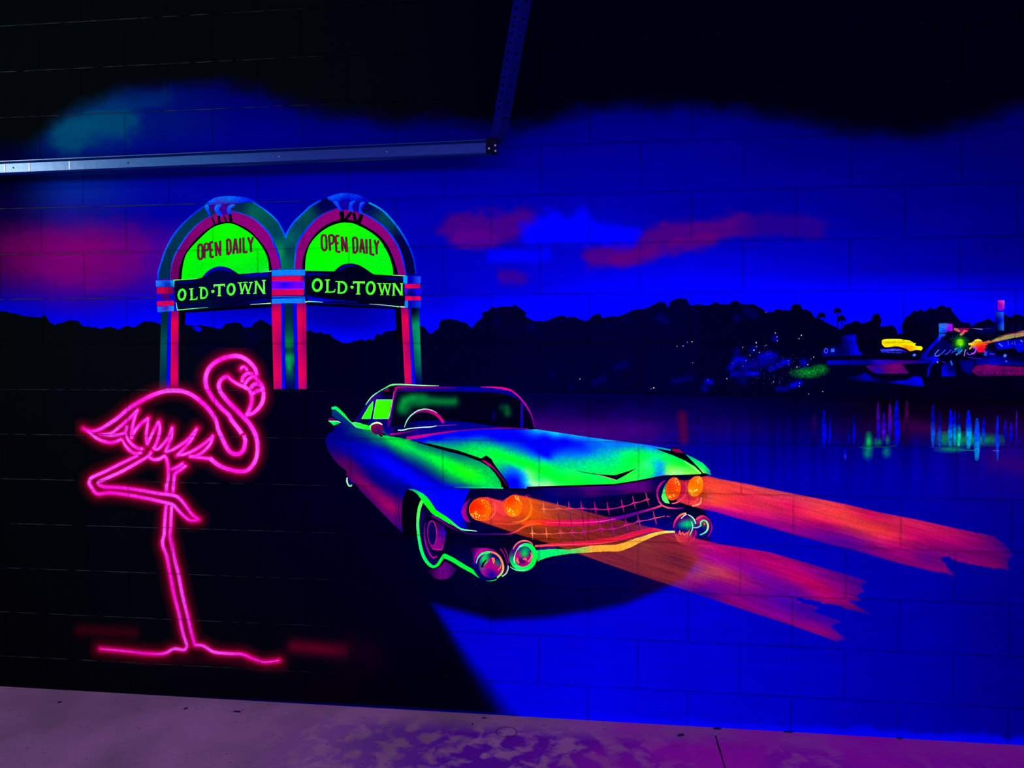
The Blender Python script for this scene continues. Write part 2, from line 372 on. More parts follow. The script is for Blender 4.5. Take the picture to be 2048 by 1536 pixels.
# ================================================================ the wall with the mural's base coat
def wall():
    xs = np.arange(-1.7, 5.2, 0.008); zs = np.arange(0.0, 3.4, 0.008)
    X, Z = np.meshgrid(xs, zs); u, v = mural_uv(X, Z)
    uc = np.clip(u, -200, 2250); vc = np.clip(v, -200, 1600)
    UC = [0, 150, 330, 500, 700, 850, 1000, 1200, 1400, 1600, 1800, 2048]
    T = {  # sky, water and road colours down the wall; far left includes painted lamp falloff
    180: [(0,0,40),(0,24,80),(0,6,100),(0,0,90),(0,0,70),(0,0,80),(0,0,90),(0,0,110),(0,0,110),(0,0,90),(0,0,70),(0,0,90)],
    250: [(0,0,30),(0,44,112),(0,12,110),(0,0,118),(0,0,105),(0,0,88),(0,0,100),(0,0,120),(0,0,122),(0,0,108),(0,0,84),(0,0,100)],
    320: [(0,0,40),(0,8,105),(0,0,120),(0,0,138),(0,0,138),(0,0,132),(0,0,140),(0,0,142),(0,0,138),(0,0,124),(0,0,118),(0,0,102)],
    370: [(0,0,44),(0,30,142),(0,4,150),(0,0,152),(0,0,152),(0,0,150),(0,0,150),(0,0,150),(0,0,145),(0,0,138),(0,0,126),(0,0,112)],
    430: [(8,0,50),(16,10,128),(0,0,150),(0,0,156),(0,0,160),(0,0,162),(0,0,165),(0,0,168),(0,0,152),(0,0,146),(0,0,132),(0,0,122)],
    490: [(64,0,64),(112,0,108),(62,0,138),(0,0,160),(0,0,165),(0,0,170),(0,0,176),(0,0,186),(0,0,176),(0,0,172),(0,0,152),(0,0,126)],
    540: [(60,0,70),(104,0,108),(60,0,140),(0,0,164),(0,0,168),(0,0,176),(0,0,192),(0,0,212),(0,0,220),(0,0,196),(0,0,165),(0,0,140)],
    580: [(30,0,110),(62,0,130),(30,0,160),(0,0,160),(0,0,155),(0,0,176),(0,0,200),(0,0,246),(0,0,255),(0,0,250),(0,0,245),(0,0,205)],
    612: [(0,0,180),(20,0,170),(0,0,210),(0,0,150),(0,0,146),(0,0,210),(0,0,255),(0,0,255),(0,0,255),(0,0,255),(0,0,255),(0,0,250)],
    645: [(0,0,210),(0,0,225),(0,0,245),(0,0,215),(0,0,160),(0,0,240),(0,0,255),(0,0,255),(0,0,255),(0,0,255),(0,0,250),(0,0,220)],
    680: [(0,0,220),(0,0,240),(0,0,255),(0,0,245),(0,0,240),(0,0,255),(0,0,255),(0,0,255),(0,0,255),(0,0,240),(0,0,200),(0,0,180)],
    795: [(0,0,20),(0,0,20),(0,0,25),(0,0,30),(0,0,40),(0,0,40),(0,0,52),(0,0,58),(0,0,60),(0,0,36),(2,0,16),(0,0,14)],
    830: [(0,0,20),(0,0,20),(0,0,25),(0,0,30),(0,0,40),(10,0,60),(20,0,80),(14,0,80),(6,0,78),(0,0,56),(10,0,28),(10,0,34)],
    858: [(0,0,20),(0,0,20),(0,0,25),(0,0,30),(0,0,40),(30,0,80),(52,0,104),(46,0,112),(16,0,104),(4,0,84),(24,0,52),(24,0,66)],
    900: [(0,0,20),(0,0,20),(0,0,25),(0,0,30),(0,0,40),(30,0,90),(56,0,120),(34,0,150),(0,0,140),(0,0,122),(0,0,126),(20,0,124)],
    950: [(0,0,20),(0,0,20),(0,0,25),(0,0,30),(0,0,40),(0,0,90),(30,0,140),(20,0,150),(0,0,160),(0,0,156),(0,0,156),(14,0,132)],
    1050:[(0,0,20),(0,0,20),(0,0,25),(0,0,30),(0,0,40),(0,0,90),(0,0,160),(0,0,180),(0,0,184),(0,0,176),(0,0,162),(0,0,136)],
    1150:[(0,0,20),(0,0,20),(0,0,25),(0,0,30),(0,0,60),(0,0,150),(0,0,200),(0,0,205),(0,0,196),(0,0,178),(0,0,162),(0,0,134)],
    1230:[(0,0,20),(0,0,20),(0,0,25),(0,0,30),(0,0,150),(0,0,190),(0,0,210),(0,0,212),(0,0,204),(0,0,180),(0,0,164),(0,0,132)],
    1330:[(0,0,20),(0,0,20),(0,0,25),(0,0,30),(0,0,150),(0,0,200),(0,0,218),(0,0,222),(0,0,208),(0,0,190),(0,0,168),(0,0,136)],
    1420:[(0,0,20),(0,0,20),(0,0,25),(0,0,30),(0,0,150),(0,0,200),(0,0,232),(0,0,236),(0,0,214),(0,0,194),(0,0,170),(0,0,142)],
    1500:[(0,0,20),(0,0,20),(0,0,25),(0,0,30),(0,0,150),(0,0,200),(0,0,236),(0,0,240),(0,0,220),(0,0,200),(0,0,180),(0,0,150)]}
    VR = sorted(T); A = np.array([T[k] for k in VR], float); A[VR.index(1150):] *= 1.02
    ui = np.clip(np.interp(uc, UC, np.arange(len(UC))), 0, len(UC) - 1.0001); vi = np.clip(np.interp(vc, VR, np.arange(len(VR))), 0, len(VR) - 1.0001)
    iu, iv = ui.astype(int), vi.astype(int); fu, fv = (ui - iu)[..., None], (vi - iv)[..., None]
    fu = fu * fu * (3 - 2 * fu)
    c = (A[iv, iu] * (1 - fu) + A[iv, iu + 1] * fu) * (1 - fv) + (A[iv + 1, iu] * (1 - fu) + A[iv + 1, iu + 1] * fu) * fv
    wob = fbm(uc / 26, vc / 16, 2)
    # bright blue and magenta clouds, sprayed
    def cloud(c, pts, r, col, k, nz=0.65, sq=1.0):
        d = dist_poly(uc, vc * sq, [(a, b * sq) for a, b in pts]) if len(pts) > 1 else np.hypot(uc - pts[0][0], (vc - pts[0][1]) * sq)
        a = k * np.clip(1.12 - .82 * d / r * (1 + nz * (wob - 0.5) * 1.6), 0, 1); a = a * a * (3 - 2 * a) / max(k, .01) if k < 1 else a * a * (3 - 2 * a)
        return mixc(c, col, np.clip(a, 0, k))
    c = cloud(c, [(912,455),(950,462),(1000,458),(1045,448)], 34, (82,0,110), .72)
    c = cloud(c, [(925,475),(985,480)], 20, (84,0,132), .7)
    c = cloud(c, [(1190,515),(1260,505),(1310,478),(1350,468),(1420,462),(1480,452)], 27, (90,0,106), .72)
    c = cloud(c, [(1230,520),(1290,512),(1360,492),(1420,480)], 16, (100,0,108), .5)
    c = cloud(c, [(1500,452),(1560,450),(1630,456)], 26, (40,0,128), .75)
    c = cloud(c, [(1010,552),(1040,556)], 18, (60,0,130), .7)
    c = cloud(c, [(1060,470),(1110,440),(1130,458),(1165,438),(1185,462),(1260,472)], 26, (0,0,255), 1)
    c = cloud(c, [(1090,462),(1200,470)], 22, (0,0,255), 1)
    c = cloud(c, [(985,512),(1090,512)], 15, (0,0,240), .9)
    c = cloud(c, [(60,500),(150,505),(250,495)], 60, (116,0,94), .3)
    c = cloud(c, [(110,530),(250,540)], 46, (106,0,108), .28)
    # teal wash of light at the left, painted into the wall colour
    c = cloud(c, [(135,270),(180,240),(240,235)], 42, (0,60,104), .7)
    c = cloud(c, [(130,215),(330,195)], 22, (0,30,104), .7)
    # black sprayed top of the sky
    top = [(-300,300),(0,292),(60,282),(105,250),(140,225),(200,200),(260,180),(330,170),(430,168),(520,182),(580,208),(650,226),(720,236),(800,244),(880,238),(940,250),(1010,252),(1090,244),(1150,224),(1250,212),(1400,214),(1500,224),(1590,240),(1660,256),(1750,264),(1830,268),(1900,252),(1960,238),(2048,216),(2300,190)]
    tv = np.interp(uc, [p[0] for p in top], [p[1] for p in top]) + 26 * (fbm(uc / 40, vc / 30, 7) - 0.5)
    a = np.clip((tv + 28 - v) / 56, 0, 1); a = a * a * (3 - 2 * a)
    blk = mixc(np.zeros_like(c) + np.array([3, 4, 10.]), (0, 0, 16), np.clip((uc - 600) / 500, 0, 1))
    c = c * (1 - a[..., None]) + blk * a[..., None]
    # dark ground, left side and the car's painted shade
    dk = [(-900,690),(840,690),(840,790),(1040,860),(1400,960),(1420,1085),(1396,1120),(1366,1160),(1250,1208),(1180,1222),(1100,1234),(985,1240),(865,1208),(900,1266),(940,1330),(985,1392),(1015,1436),(1060,1700),(-900,1700)]
    a = softpoly(uc, vc, dk, np.interp(vc, [1180, 1260, 1420], [9, 12, 30])) * (v > 700)
    g = idw(uc, vc, [(0,900,(3,3,8)),(0,1300,(3,3,8)),(300,850,(3,4,13)),(300,1200,(2,3,14)),(560,850,(0,0,22)),(620,1000,(0,0,26)),(560,1250,(2,2,16)),(760,1100,(0,0,26)),(800,1300,(0,0,20)),(950,1180,(0,0,44)),(1000,1210,(0,0,40)),(1120,1150,(0,0,66)),(1250,1160,(0,0,70)),(1330,1150,(20,0,60)),(900,1350,(0,0,16)),(700,1380,(4,0,14))], 1.5, 400)
    c = c * (1 - a[..., None]) + g * a[..., None]
    # magenta smudges in the grass
    for pts, r, col, k in (([F5(470,730), F5(780,745)], 13, (84,0,20), .55), ([F5(1720,825), F5(2000,850)], 15, (110,0,34), .75), ([F5(1000,905), F5(1300,900), F5(1650,950)], 12, (60,0,20), .5), ([F5(560,850), F5(900,890)], 12, (70,0,24), .6), ([(700,1300),(740,1310)], 30, (30,0,24), .5)):
        c = spray(c, uc, vc, pts, r, col, k)
    # violet mirror of the cloud in the water, faint uprights
    st = (vnoise(uc / 9, uc * 0 + 3, 5) - 0.5) * np.clip((v - 800) / 40, 0, 1) * np.clip((1000 - v) / 80, 0, 1) * (uc > 1050)
    c = c * (1 + (0.1 + 0.16 * np.clip((uc - 1350) / 200, 0, 1))[..., None] * st[..., None])
    c = c * (1 + 0.5 * ((fbm(uc / 30, vc / 14, 31) - .5) * (v > 800) * (v < 880) * (uc > 1000) * (uc < 1400))[..., None])
    c = spray(c, uc, vc, [(1060,858),(1200,868),(1300,866)], 22, (64,0,112), .55)
    c = spray(c, uc, vc, [(1364,830),(1368,880)], 9, (110,0,40), .6)
    c = spray(c, uc, vc, [(1990,920),(2060,935)], 20, (60,0,100), .5)
    c = spray(c, uc, vc, [(1800,850),(1880,860)], 14, (60,0,70), .6)
    # pale ragged edge of blue at the foot of the wall
    ft = np.interp(uc, [0,342,700,1348,1690,2048], [1377,1397,1414,1450,1467,1486]); dd = ft - v
    a = np.clip(1 - dd / (6 + 22 * fbm(uc / 30, uc * 0, 11)), 0, 1) * np.clip((uc - 1000) / 200, 0, 1)
    c = mixc(c, (0, 0, 255), np.clip(a * 1.3, 0, .95))
    a = np.clip(1 - dd / 7, 0, 1) * np.clip((uc - 250) / 250, 0, 1) * (uc < 1040)
    c = mixc(c, (0, 0, 150), a * .8)
    c = np.clip(c * (1 + 0.10 * (fbm(uc / 60, vc / 9, 21) - 0.5))[..., None], 0, 255)
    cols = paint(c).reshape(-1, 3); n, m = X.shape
    idx = np.arange(n * m).reshape(n, m)
    q = np.stack([idx[:-1, :-1], idx[:-1, 1:], idx[1:, 1:], idx[1:, :-1]], -1).reshape(-1, 4)
    me = bpy.data.meshes.new('wall_back'); me.vertices.add(n * m); me.vertices.foreach_set('co', np.stack([X, X * 0, Z], -1).astype(np.float32).ravel())
    me.loops.add(q.size); me.loops.foreach_set('vertex_index', q.ravel().astype(np.int32))
    me.polygons.add(len(q)); me.polygons.foreach_set('loop_start', np.arange(0, q.size, 4, dtype=np.int32)); me.update(calc_edges=True); me.validate()
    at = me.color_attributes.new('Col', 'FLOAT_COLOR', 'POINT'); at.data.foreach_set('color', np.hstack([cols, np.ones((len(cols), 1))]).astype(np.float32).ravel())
    me.materials.append(M_WALL); o = bpy.data.objects.new('wall_back', me); COL.objects.link(o)
    o['kind'] = 'structure'; o['label'] = 'long painted block wall with a deep blue night sky and road'
wall()

# ================================================================ floor
def floor():
    m = bpy.data.materials.new('stained_concrete'); m.use_nodes = True; nt = m.node_tree; bs = nt.nodes['Principled BSDF']
    bs.inputs['Roughness'].default_value = 0.7; bs.inputs['Specular IOR Level'].default_value = 0.05
    g = nd(nt, 'ShaderNodeNewGeometry')
    def noise(sc, det=4, dist=0.0):
        n = nd(nt, 'ShaderNodeTexNoise'); n.inputs['Scale'].default_value = sc; n.inputs['Detail'].default_value = det; n.inputs['Distortion'].default_value = dist
        nt.links.new(g.outputs['Position'], n.inputs['Vector']); return n
    def ramp(src, a, b):
        r = nd(nt, 'ShaderNodeMapRange'); r.inputs['From Min'].default_value = a; r.inputs['From Max'].default_value = b; nt.links.new(src, r.inputs[0]); return r.outputs[0]
    def mix(f, a, b):
        x = nd(nt, 'ShaderNodeMix', data_type='RGBA'); nt.links.new(f, x.inputs['Factor'])
        for s_, k in ((a, 'A'), (b, 'B')):
            if isinstance(s_, tuple): x.inputs[k].default_value = s_ + (1,)
            else: nt.links.new(s_, x.inputs[k])
        return x.outputs['Result']
    sp = nd(nt, 'ShaderNodeSeparateXYZ'); nt.links.new(g.outputs['Position'], sp.inputs[0])
    base = mix(ramp(noise(2.2, 5).outputs[0], .35, .65), (.050,.045,.046), (.086,.066,.080))
    # blue paint spilled and trodden in on the right half
    xr = ramp(sp.outputs[0], .3, 1.1)
    ml = nd(nt, 'ShaderNodeMath', operation='MULTIPLY'); nt.links.new(ramp(noise(12.0, 8, .4).outputs[0], .40, .53), ml.inputs[0]); nt.links.new(xr, ml.inputs[1])
    yr = ramp(sp.outputs[1], -.05, -.16)
    ml2 = nd(nt, 'ShaderNodeMath', operation='MULTIPLY'); nt.links.new(ml.outputs[0], ml2.inputs[0]); nt.links.new(yr, ml2.inputs[1])
    c = mix(ml2.outputs[0], base, (.030,.002,.080))
    # pink overspray to the right
    ml3 = nd(nt, 'ShaderNodeMath', operation='MULTIPLY'); nt.links.new(ramp(noise(3.1, 4, .3).outputs[0], .42, .62), ml3.inputs[0]); nt.links.new(ramp(sp.outputs[0], 1.3, 2.1), ml3.inputs[1])
    c = mix(ml3.outputs[0], c, (.105,.003,.090))
    ml4 = nd(nt, 'ShaderNodeMath', operation='MULTIPLY'); nt.links.new(ramp(sp.outputs[0], 1.3, 2.7), ml4.inputs[0]); ml4.inputs[1].default_value = .8
    c = mix(ml4.outputs[0], c, (.105,.002,.120))
    # pits and dark specks
    vo = nd(nt, 'ShaderNodeTexVoronoi'); vo.inputs['Scale'].default_value = 26; nt.links.new(g.outputs['Position'], vo.inputs['Vector'])
    th = nd(nt, 'ShaderNodeMath', operation='LESS_THAN'); nt.links.new(vo.outputs['Distance'], th.inputs[0]); th.inputs[1].default_value = .1
    ms = nd(nt, 'ShaderNodeMath', operation='MULTIPLY'); nt.links.new(th.outputs[0], ms.inputs[0]); nt.links.new(ramp(noise(6, 2).outputs[0], .5, .52), ms.inputs[1])
    ms2 = nd(nt, 'ShaderNodeMath', operation='MULTIPLY'); nt.links.new(ms.outputs[0], ms2.inputs[0]); ms2.inputs[1].default_value = .7
    c = mix(ms2.outputs[0], c, (.012,.006,.014))
    nt.links.new(c, bs.inputs['Base Color'])
    bp = nd(nt, 'ShaderNodeBump'); bp.inputs['Strength'].default_value = .5; bp.inputs['Distance'].default_value = .003; nt.links.new(noise(60, 5).outputs[0], bp.inputs['Height']); nt.links.new(bp.outputs[0], bs.inputs['Normal'])
    o = mesh_obj('floor', [(-1.7,0,-.08),(5.2,0,-.08),(5.2,-4.6,-.08),(-1.7,-4.6,-.08),(-1.7,0,0),(5.2,0,0),(5.2,-4.6,0),(-1.7,-4.6,0)],
                 [(0,1,2,3),(7,6,5,4),(0,4,5,1),(1,5,6,2),(2,6,7,3),(3,7,4,0)], m)
    o['kind'] = 'structure'; o['label'] = 'worn concrete floor spotted with spilled paint'
    return m
M_FLOOR = floor()

# ================================================================ painted trees along the water
RED = (205,0,76); BLU = (0,0,255)
tl = [(0,622),(20,626),(58,634),(82,636),(89,629),(99,643),(109,650),(130,643),(147,639.5),(157,643),(164,651.5),(202,656.6),(219,651.5),(236,658),(253,651.5),(270,655),(287,643),(308,643),(325,651.5),(368,648.5),(385,651),(402,651),(420,653),(434,657),(443.5,656.7),(451.8,647.8),(471,643.7),(481.8,647.8),(486,654.6),(502,654.6),(510.5,644.4),(520,640),(532,644.4),(542,651),(580,660),(612.8,662.9),(619.6,660.8),(632,665),(643,662.9),(645.6,669),(659.3,667.6),(667.5,675.8),(678.4,682.7),(689.4,686),(711,682.7),(722,678),(729,680.6),(737,678),(748,680),(751,669),(756.4,667),(763,669.7),(768.7,662),(775.5,660.8),(792,659.5),(800,660),(837.7,652),(848,654.6),(860.5,668)]
ta = tl[-1:] + [(866,664),(878,655.7),(878,647),(883.7,639),(903,639),(915,640),(930,646),(945,655.7),(955,643),(966,634),(963,627),(976,622),(984,615),(993,616),(1003,613),(1017.7,612),(1030,611),(1042,616),(1052,625.6),(1050.5,634),(1060,637),(1067,642),(1086,643),(1100,638),(1113.4,632.5),(1122,631),(1135,635),(1150,633),(1157,638),(1168,642),(1177.6,640.6),(1184.5,631),(1190,629),(1195.4,628),(1200,629),(1203.6,636.6),(1215,634),(1236.4,632.5),(1250,629),(1263.8,621.5),(1275,619),(1288.4,617.4),(1304.8,610.6),(1318,604),(1329.4,603.7),(1336,614.7),(1340,604),(1343,601),(1351,599),(1359.5,595.5),(1373,598),(1380,612),(1400,609)]
tb = ta[-1:] + [(1412,611),(1425,608),(1429.7,602),(1436,607),(1457.8,609),(1462.5,603.4),(1473.4,602),(1482.8,607.3),(1509.4,609),(1523.4,616),(1529.7,623),(1546.9,625),(1551.6,618),(1568.8,620.6),(1581,619),(1584.4,609.7),(1590.6,606.6),(1600,609.7),(1606,618),(1621.9,623.8),(1631,636),(1650,642.5),(1671.9,655),(1684,659),(1689,650),(1700,645.6),(1714,641.7),(1722.5,648),(1742,641),(1746.6,630),(1757.5,627),(1763,639),(1759.7,652),(1772.8,652),(1783.8,649),(1792.5,656.6),(1794.7,667.5)]
tc = tb[-1:] + [(1807.8,664),(1803,656),(1804.5,647.8),(1812,632.5),(1819,630),(1827.5,621.6),(1833,624),(1840.6,619),(1846,622),(1860,616),(1866,619),(1882,610.6),(1891,614),(1902,614),(1903,621.6),(1915,634.7),(1923.8,644.5),(1936.9,645.6),(1943,652),(1958.8,643.4),(1968,640),(1976,638),(1989,643),(2000,638),(2006,630),(2011,630),(2022,633.6),(2028,630),(2035,628),(2048,634.7),(2100,636),(2150,628),(2200,632),(2260,622),(2330,630),(2420,626)]
def bump(pts, n, amp, s):
    """leafy wobble along a tree outline"""
    out = []
    for (a, b), (c, d) in zip(pts[:-1], pts[1:]):
        m = max(1, int(math.hypot(c - a, d - b) / n))
        for k in range(m):
            t = k / m; x, y = a + (c - a) * t, b + (d - b) * t
            out.append((x, y + amp * (float(vnoise(np.array(x / 5.0), np.array(1.0), s)) - .5) * 2))
    return out + [pts[-1]]
def trees(name, top, base, label, ctl, sprays, seed):
    return tagit(fill(name, bump(top, 5, 1.6, seed) + base, ctl, None, 1, smooth=False, step=3, sprays=sprays, tex=(.35, 3.4, 3.0) if len(sprays) > 5 else None), label, 'painted trees', 'painted tree banks across the water')
NV = (0,0,34)
trees('painted_treeline', [(-120,620)] + tl, [(860.5,781),(-120,778)], 'painted black tree silhouettes running from the left edge to behind the double arch sign',
      [(0,700,(3,4,8)),(300,700,(3,5,14)),(440,700,(0,3,24)),(700,700,(0,0,28)),(860,720,(0,0,36))], [([(505,675)], 18, (0,0,54), .6), ([(400,690),(440,700)], 20, (0,0,34), .5)], 1)
trees('painted_treeline', ta, [(1400,793),(1100,786),(860.5,781)], 'painted dark navy tree bank just above the car windshield and hood', [(900,720,NV),(1100,740,(0,0,44)),(1350,740,(0,0,44))],
      [([V4(560,300)], 9, (0,0,70), .7), ([V4(820,345)], 10, (0,0,76), .7), ([V4(1750,270), V4(1800,300)], 9, (0,0,96), .7), ([V4(1520,300)], 9, (0,0,60), .7), ([V4(1390,340)], 6, (0,0,66), .7),
       ([V4(1500,610), V4(1440,640)], 8, (0,0,96), .7), ([V4(1340,720), V4(1280,750)], 7, (0,0,96), .7), ([V4(975,690)], 8, (0,0,74), .7), ([V4(1100,790)], 6, (0,0,80), .7), ([V4(1850,740), V4(1980,720)], 6, (0,0,104), .7)], 2)
bush = [([V3(470,890), V3(560,900)], 7, (0,0,244), .9), ([V3(390,1000), V3(440,930)], 6, (0,0,195), .9), ([V3(790,860), V3(880,830), V3(950,850)], 7, (0,0,231), .9), ([V3(560,980), V3(900,900)], 12, (0,0,134), .9),
        ([V3(900,1010), V3(1060,940)], 5, (0,0,183), .9), ([V3(1070,920), V3(1130,920)], 5, (0,0,244), .9), ([V3(600,1070), V3(740,1070)], 4, (0,0,255), .9), ([V3(420,1080), V3(550,1070)], 5, (0,0,183), .9), ([V3(90,1170), V3(140,1180)], 5, (0,0,244), .9),
        ([V3(60,1260)], 8, (0,0,134), .9), ([V3(1180,1220), V3(1280,1190)], 5, (0,0,244), .9), ([V3(1000,1270), V3(1120,1260)], 5, (0,0,146), .9), ([V3(960,620)], 6, (0,0,170), .9), ([V3(680,760)], 7, (0,0,134), .9),
        ([V3(470,360)], 7, (0,0,102), .9), ([V3(600,270), V3(700,320)], 8, (0,0,85), .9), ([V3(1330,930)], 7, (0,0,219), .9), ([V3(470,780)], 6, (0,0,122), .9), ([V3(540,1140)], 12, (0,0,97), .9)]
trees('painted_treeline', tb, [(1795,796),(1400,793)], 'painted dark tree bank with glittering blue bushes left of the yellow lit roof', [(1420,700,(0,0,38)),(1600,650,(0,0,30)),(1650,760,(0,0,34)),(1780,700,(0,0,26))], bush, 3)
trees('painted_treeline', tc, [(2420,802),(1794.7,796)], 'painted rounded black tree mass at the right behind the lit tower and rides', [(1850,650,(0,0,26)),(1880,650,(0,0,40)),(2000,760,(0,0,24)),(2100,700,(0,0,30))], [([V2(380,450)], 16, (0,0,56), .6)], 4)
tagit(fill('painted_sky_gap', S3([(615,980),(660,970),(740,985),(760,1015),(740,1045),(690,1045),(650,1020)]), [S3(650,990)+((0,0,170),),S3(720,1030)+((0,0,250),)], None, 1.6, step=2), 'small blue gap of sky in the black trees under the left arch', 'painted sky patch')
# glitter in the bushes
gl = [V3(*p) for p in [(963,550),(985,600),(988,650),(720,675),(722,724),(760,800),(640,835),(850,705),(545,735),(1297,580),(1267,622),(547,975),(1240,985),(1130,903),(590,905),(1455,858),(1420,885),(1275,1195),(1270,1230),(343,1135),(1390,1333),(1570,1300),(940,1175),(1135,945),(1380,955),(105,1150),(415,930),(690,770),(830,715),(845,285)]] + [V4(*p) for p in [(1990,452),(1925,482),(1995,605),(1710,790),(1690,795),(1955,455),(1880,485),(1170,725)]]
t = tagit(dots('painted_glitter', [(a, b, random.uniform(.7, 1.5), (130,120,255) if k % 3 else (210,200,255)) for k, (a, b) in enumerate(gl)], None, 2.2, 6), 'tiny pale violet light dots painted over the dark bushes', 'painted lights', kind='stuff')
t = tagit(dots('painted_glitter', [(V3(640 + 700 * random.random(), 780 + 420 * random.random()) + (random.uniform(.4, .8), (70,60,255))) for _ in range(70)], None, 2.1, 5), 'fine blue specks painted in the bushes across the water', 'painted lights', kind='stuff')
def gp(u, v):
    a = np.exp(-((u - V3(1370,1060)[0]) / 22) ** 2 - ((v - V3(1370,1060)[1]) / 7.5) ** 2) * 190 + np.exp(-((u - V3(1540,1010)[0]) / 12) ** 2 - ((v - V3(1540,1010)[1]) / 7) ** 2) * 150
    a = a * (0.35 + 1.0 * (fbm(u / 2.0, v / 1.2, 4) > .5)); a[a < 14] = 0
    return np.stack([u * 0, u * 0 + 150, u * 0 + 44, np.clip(a, 0, 255)], -1)
tagit(patch('painted_shrub_glow', (1560, 722, 1665, 770), gp, None, 2.4, 1.4), 'dotted green glowing shrub painted above the waterline', 'painted shrub')

# ---------------- palms
def palm(x, y, r, th, label):
    o = thing('painted_palm', label, 'painted palm tree', (x, th), 'painted palm silhouettes on the skyline')
    fr = []
    for k in range(11):
        a = math.radians(-215 + k * 25) + random.uniform(-.15, .15); q = r * random.uniform(.75, 1.1)
        ex, ey = x + q * math.cos(a), y + q * .85 * math.sin(a); ey += r * .22 * abs(math.cos(a))
        fr.append(([(x, y), ((x + ex) / 2, (y + ey) / 2 - r * .1), (ex, ey)], [r * .5, r * .42, r * .08], (0,0,34)))
    strokes('fronds', fr, o, 1.6); strokes('trunk', [([(x, y), (x + .6, (y + th) / 2), (x, th)], [1.8, 1.6, 2.2], (0,0,44))], o, 1.4); return o
palm(V1(340,190)[0], V1(340,190)[1], 9, V1(340,350)[1], 'small dark painted palm, the taller of the joined pair')
palm(V1(380,262)[0], V1(380,262)[1], 10, V1(380,360)[1], 'small dark painted palm, the lower of the joined pair')
palm(V1(195,235)[0], V1(195,235)[1], 10, V1(200,290)[1], 'small dark painted palm standing alone on the slope')

# ================================================================ painted waterside village
def poly(name, K, pts, col, par, lay, **kw): return fill(name, K(pts), col, par, lay, smooth=kw.pop('smooth', False), **kw)
o = thing('painted_house', 'low blue painted house with two lit windows beside the palms', 'painted building', V1(390,640))
poly('wall', V1, [(195,560),(230,525),(300,510),(360,500),(380,440),(340,420),(440,405),(510,400),(520,480),(545,560),(580,580),(560,600),(200,610)], [(V1(250,570)+((0,0,130),)),(V1(480,430)+((0,0,205),)),(V1(400,560)+((0,0,70),)),(V1(500,560)+((0,0,220),)),(V1(350,450)+((0,0,60),)),(V1(330,590)+((0,0,110),))], o, 2, feather=2.6, step=2)
strokes('window', [(ring(V1(237,555),3.2,4.4), 1.6, (40,80,255))], o, 3); poly('window', V1, [(282,538),(314,536),(314,566),(282,568)], (40,90,255), o, 3)
poly('roof', V1, [(235,640),(700,632),(1200,645),(1190,668),(800,690),(250,685)], [(V1(300,660)+((0,0,190),)),(V1(700,650)+((30,0,190),)),(V1(1000,650)+((50,0,120),)),(V1(1150,650)+((0,0,200),)),(V1(640,675)+((0,0,120),))], o, 2.2, feather=2.2, step=3)
poly('awning', V1, [(590,690),(930,664),(1000,766),(700,770),(640,740)], [(V1(620,700)+((60,0,110),)),(V1(850,690)+((104,0,96),)),(V1(800,740)+((90,0,110),)),(V1(950,750)+((80,0,110),)),(V1(720,745)+((30,0,160),))], o, 2.4, feather=2.0, step=2, tex=(.25, 9, 3))
o = tagit(poly('painted_shore_wall', V1, [(385,770),(470,790),(540,770),(600,752),(660,790),(820,830),(960,820),(1040,785),(1110,790),(1140,880),(1040,885),(900,860),(700,850),(600,840),(500,840),(420,800)],
    [(V1(430,790)+((0,0,90),)),(V1(600,790)+((0,0,170),)),(V1(700,845)+((0,0,80),)),(V1(780,800)+((0,0,40),)),(V1(900,835)+((0,0,235),)),(V1(1080,820)+((0,0,245),)),(V1(1000,870)+((0,0,160),)),(V1(520,830)+((0,0,70),))], None, 2.5, feather=3.2, step=2), 'wavy blue painted bank between the awning and the water', 'painted bank')
o = thing('painted_marquee', 'bright yellow painted lit roof with orange tip', 'painted marquee', V1(930,560))
poly('roof', V1, [(755,455),(900,448),(950,455),(1010,465),(1040,485),(1060,485),(1050,500),(1062,512),(1110,516),(1122,532),(1108,552),(1060,548),(1005,560),(975,540),(930,525),(880,515),(770,520)],
     [(V1(800,485)+((255,225,0),)),(V1(950,490)+((255,240,0),)),(V1(1000,510)+((255,200,0),)),(V1(1000,550)+((255,140,0),)),(V1(960,520)+((255,150,0),)),(V1(1090,530)+((250,240,20),)),(V1(860,460)+((250,235,0),))], o, 3, step=1.5, tex=(.22, 6, 1.2), smooth=True)
strokes('light_row', [(V1([(735,552),(800,550),(870,548),(930,552),(968,568)]), [4,5,5,4,3], [(30,40,230),(60,60,255),(40,0,220)]), (V1([(745,566),(840,572),(930,574)]), [2,2,2], (30,30,200))], o, 3.2, tex=(.9, 2.2, 2))
dots('lamp', [V1(1042,595) + (3.4, (60,120,255))], o, 3.2)
o = thing('painted_tower_ride', 'blue painted tower with a sloping side and cyan and magenta head', 'painted ride', V1(1280,800))
poly('slope', V1, [(1265,395),(1340,400),(1330,420),(1300,430),(1280,470),(1240,500),(1180,570),(1170,610),(1230,590),(1260,620),(1290,640),(1200,690),(1180,790),(1155,800),(1160,720),(1200,650),(1100,640),(1095,605),(1140,560),(1190,500),(1255,435)],
     [(V1(1300,410)+((20,80,255),)),(V1(1240,450)+((0,0,230),)),(V1(1180,540)+((0,0,215),)),(V1(1130,600)+((0,0,150),)),(V1(1230,640)+((0,0,235),)),(V1(1170,760)+((0,0,215),))], o, 2.6, feather=2.4, step=2)
poly('slope_shade', V1, [(1290,430),(1400,500),(1440,580),(1230,600),(1180,600),(1230,520)], (0,0,84), o, 2.5, feather=2.4)
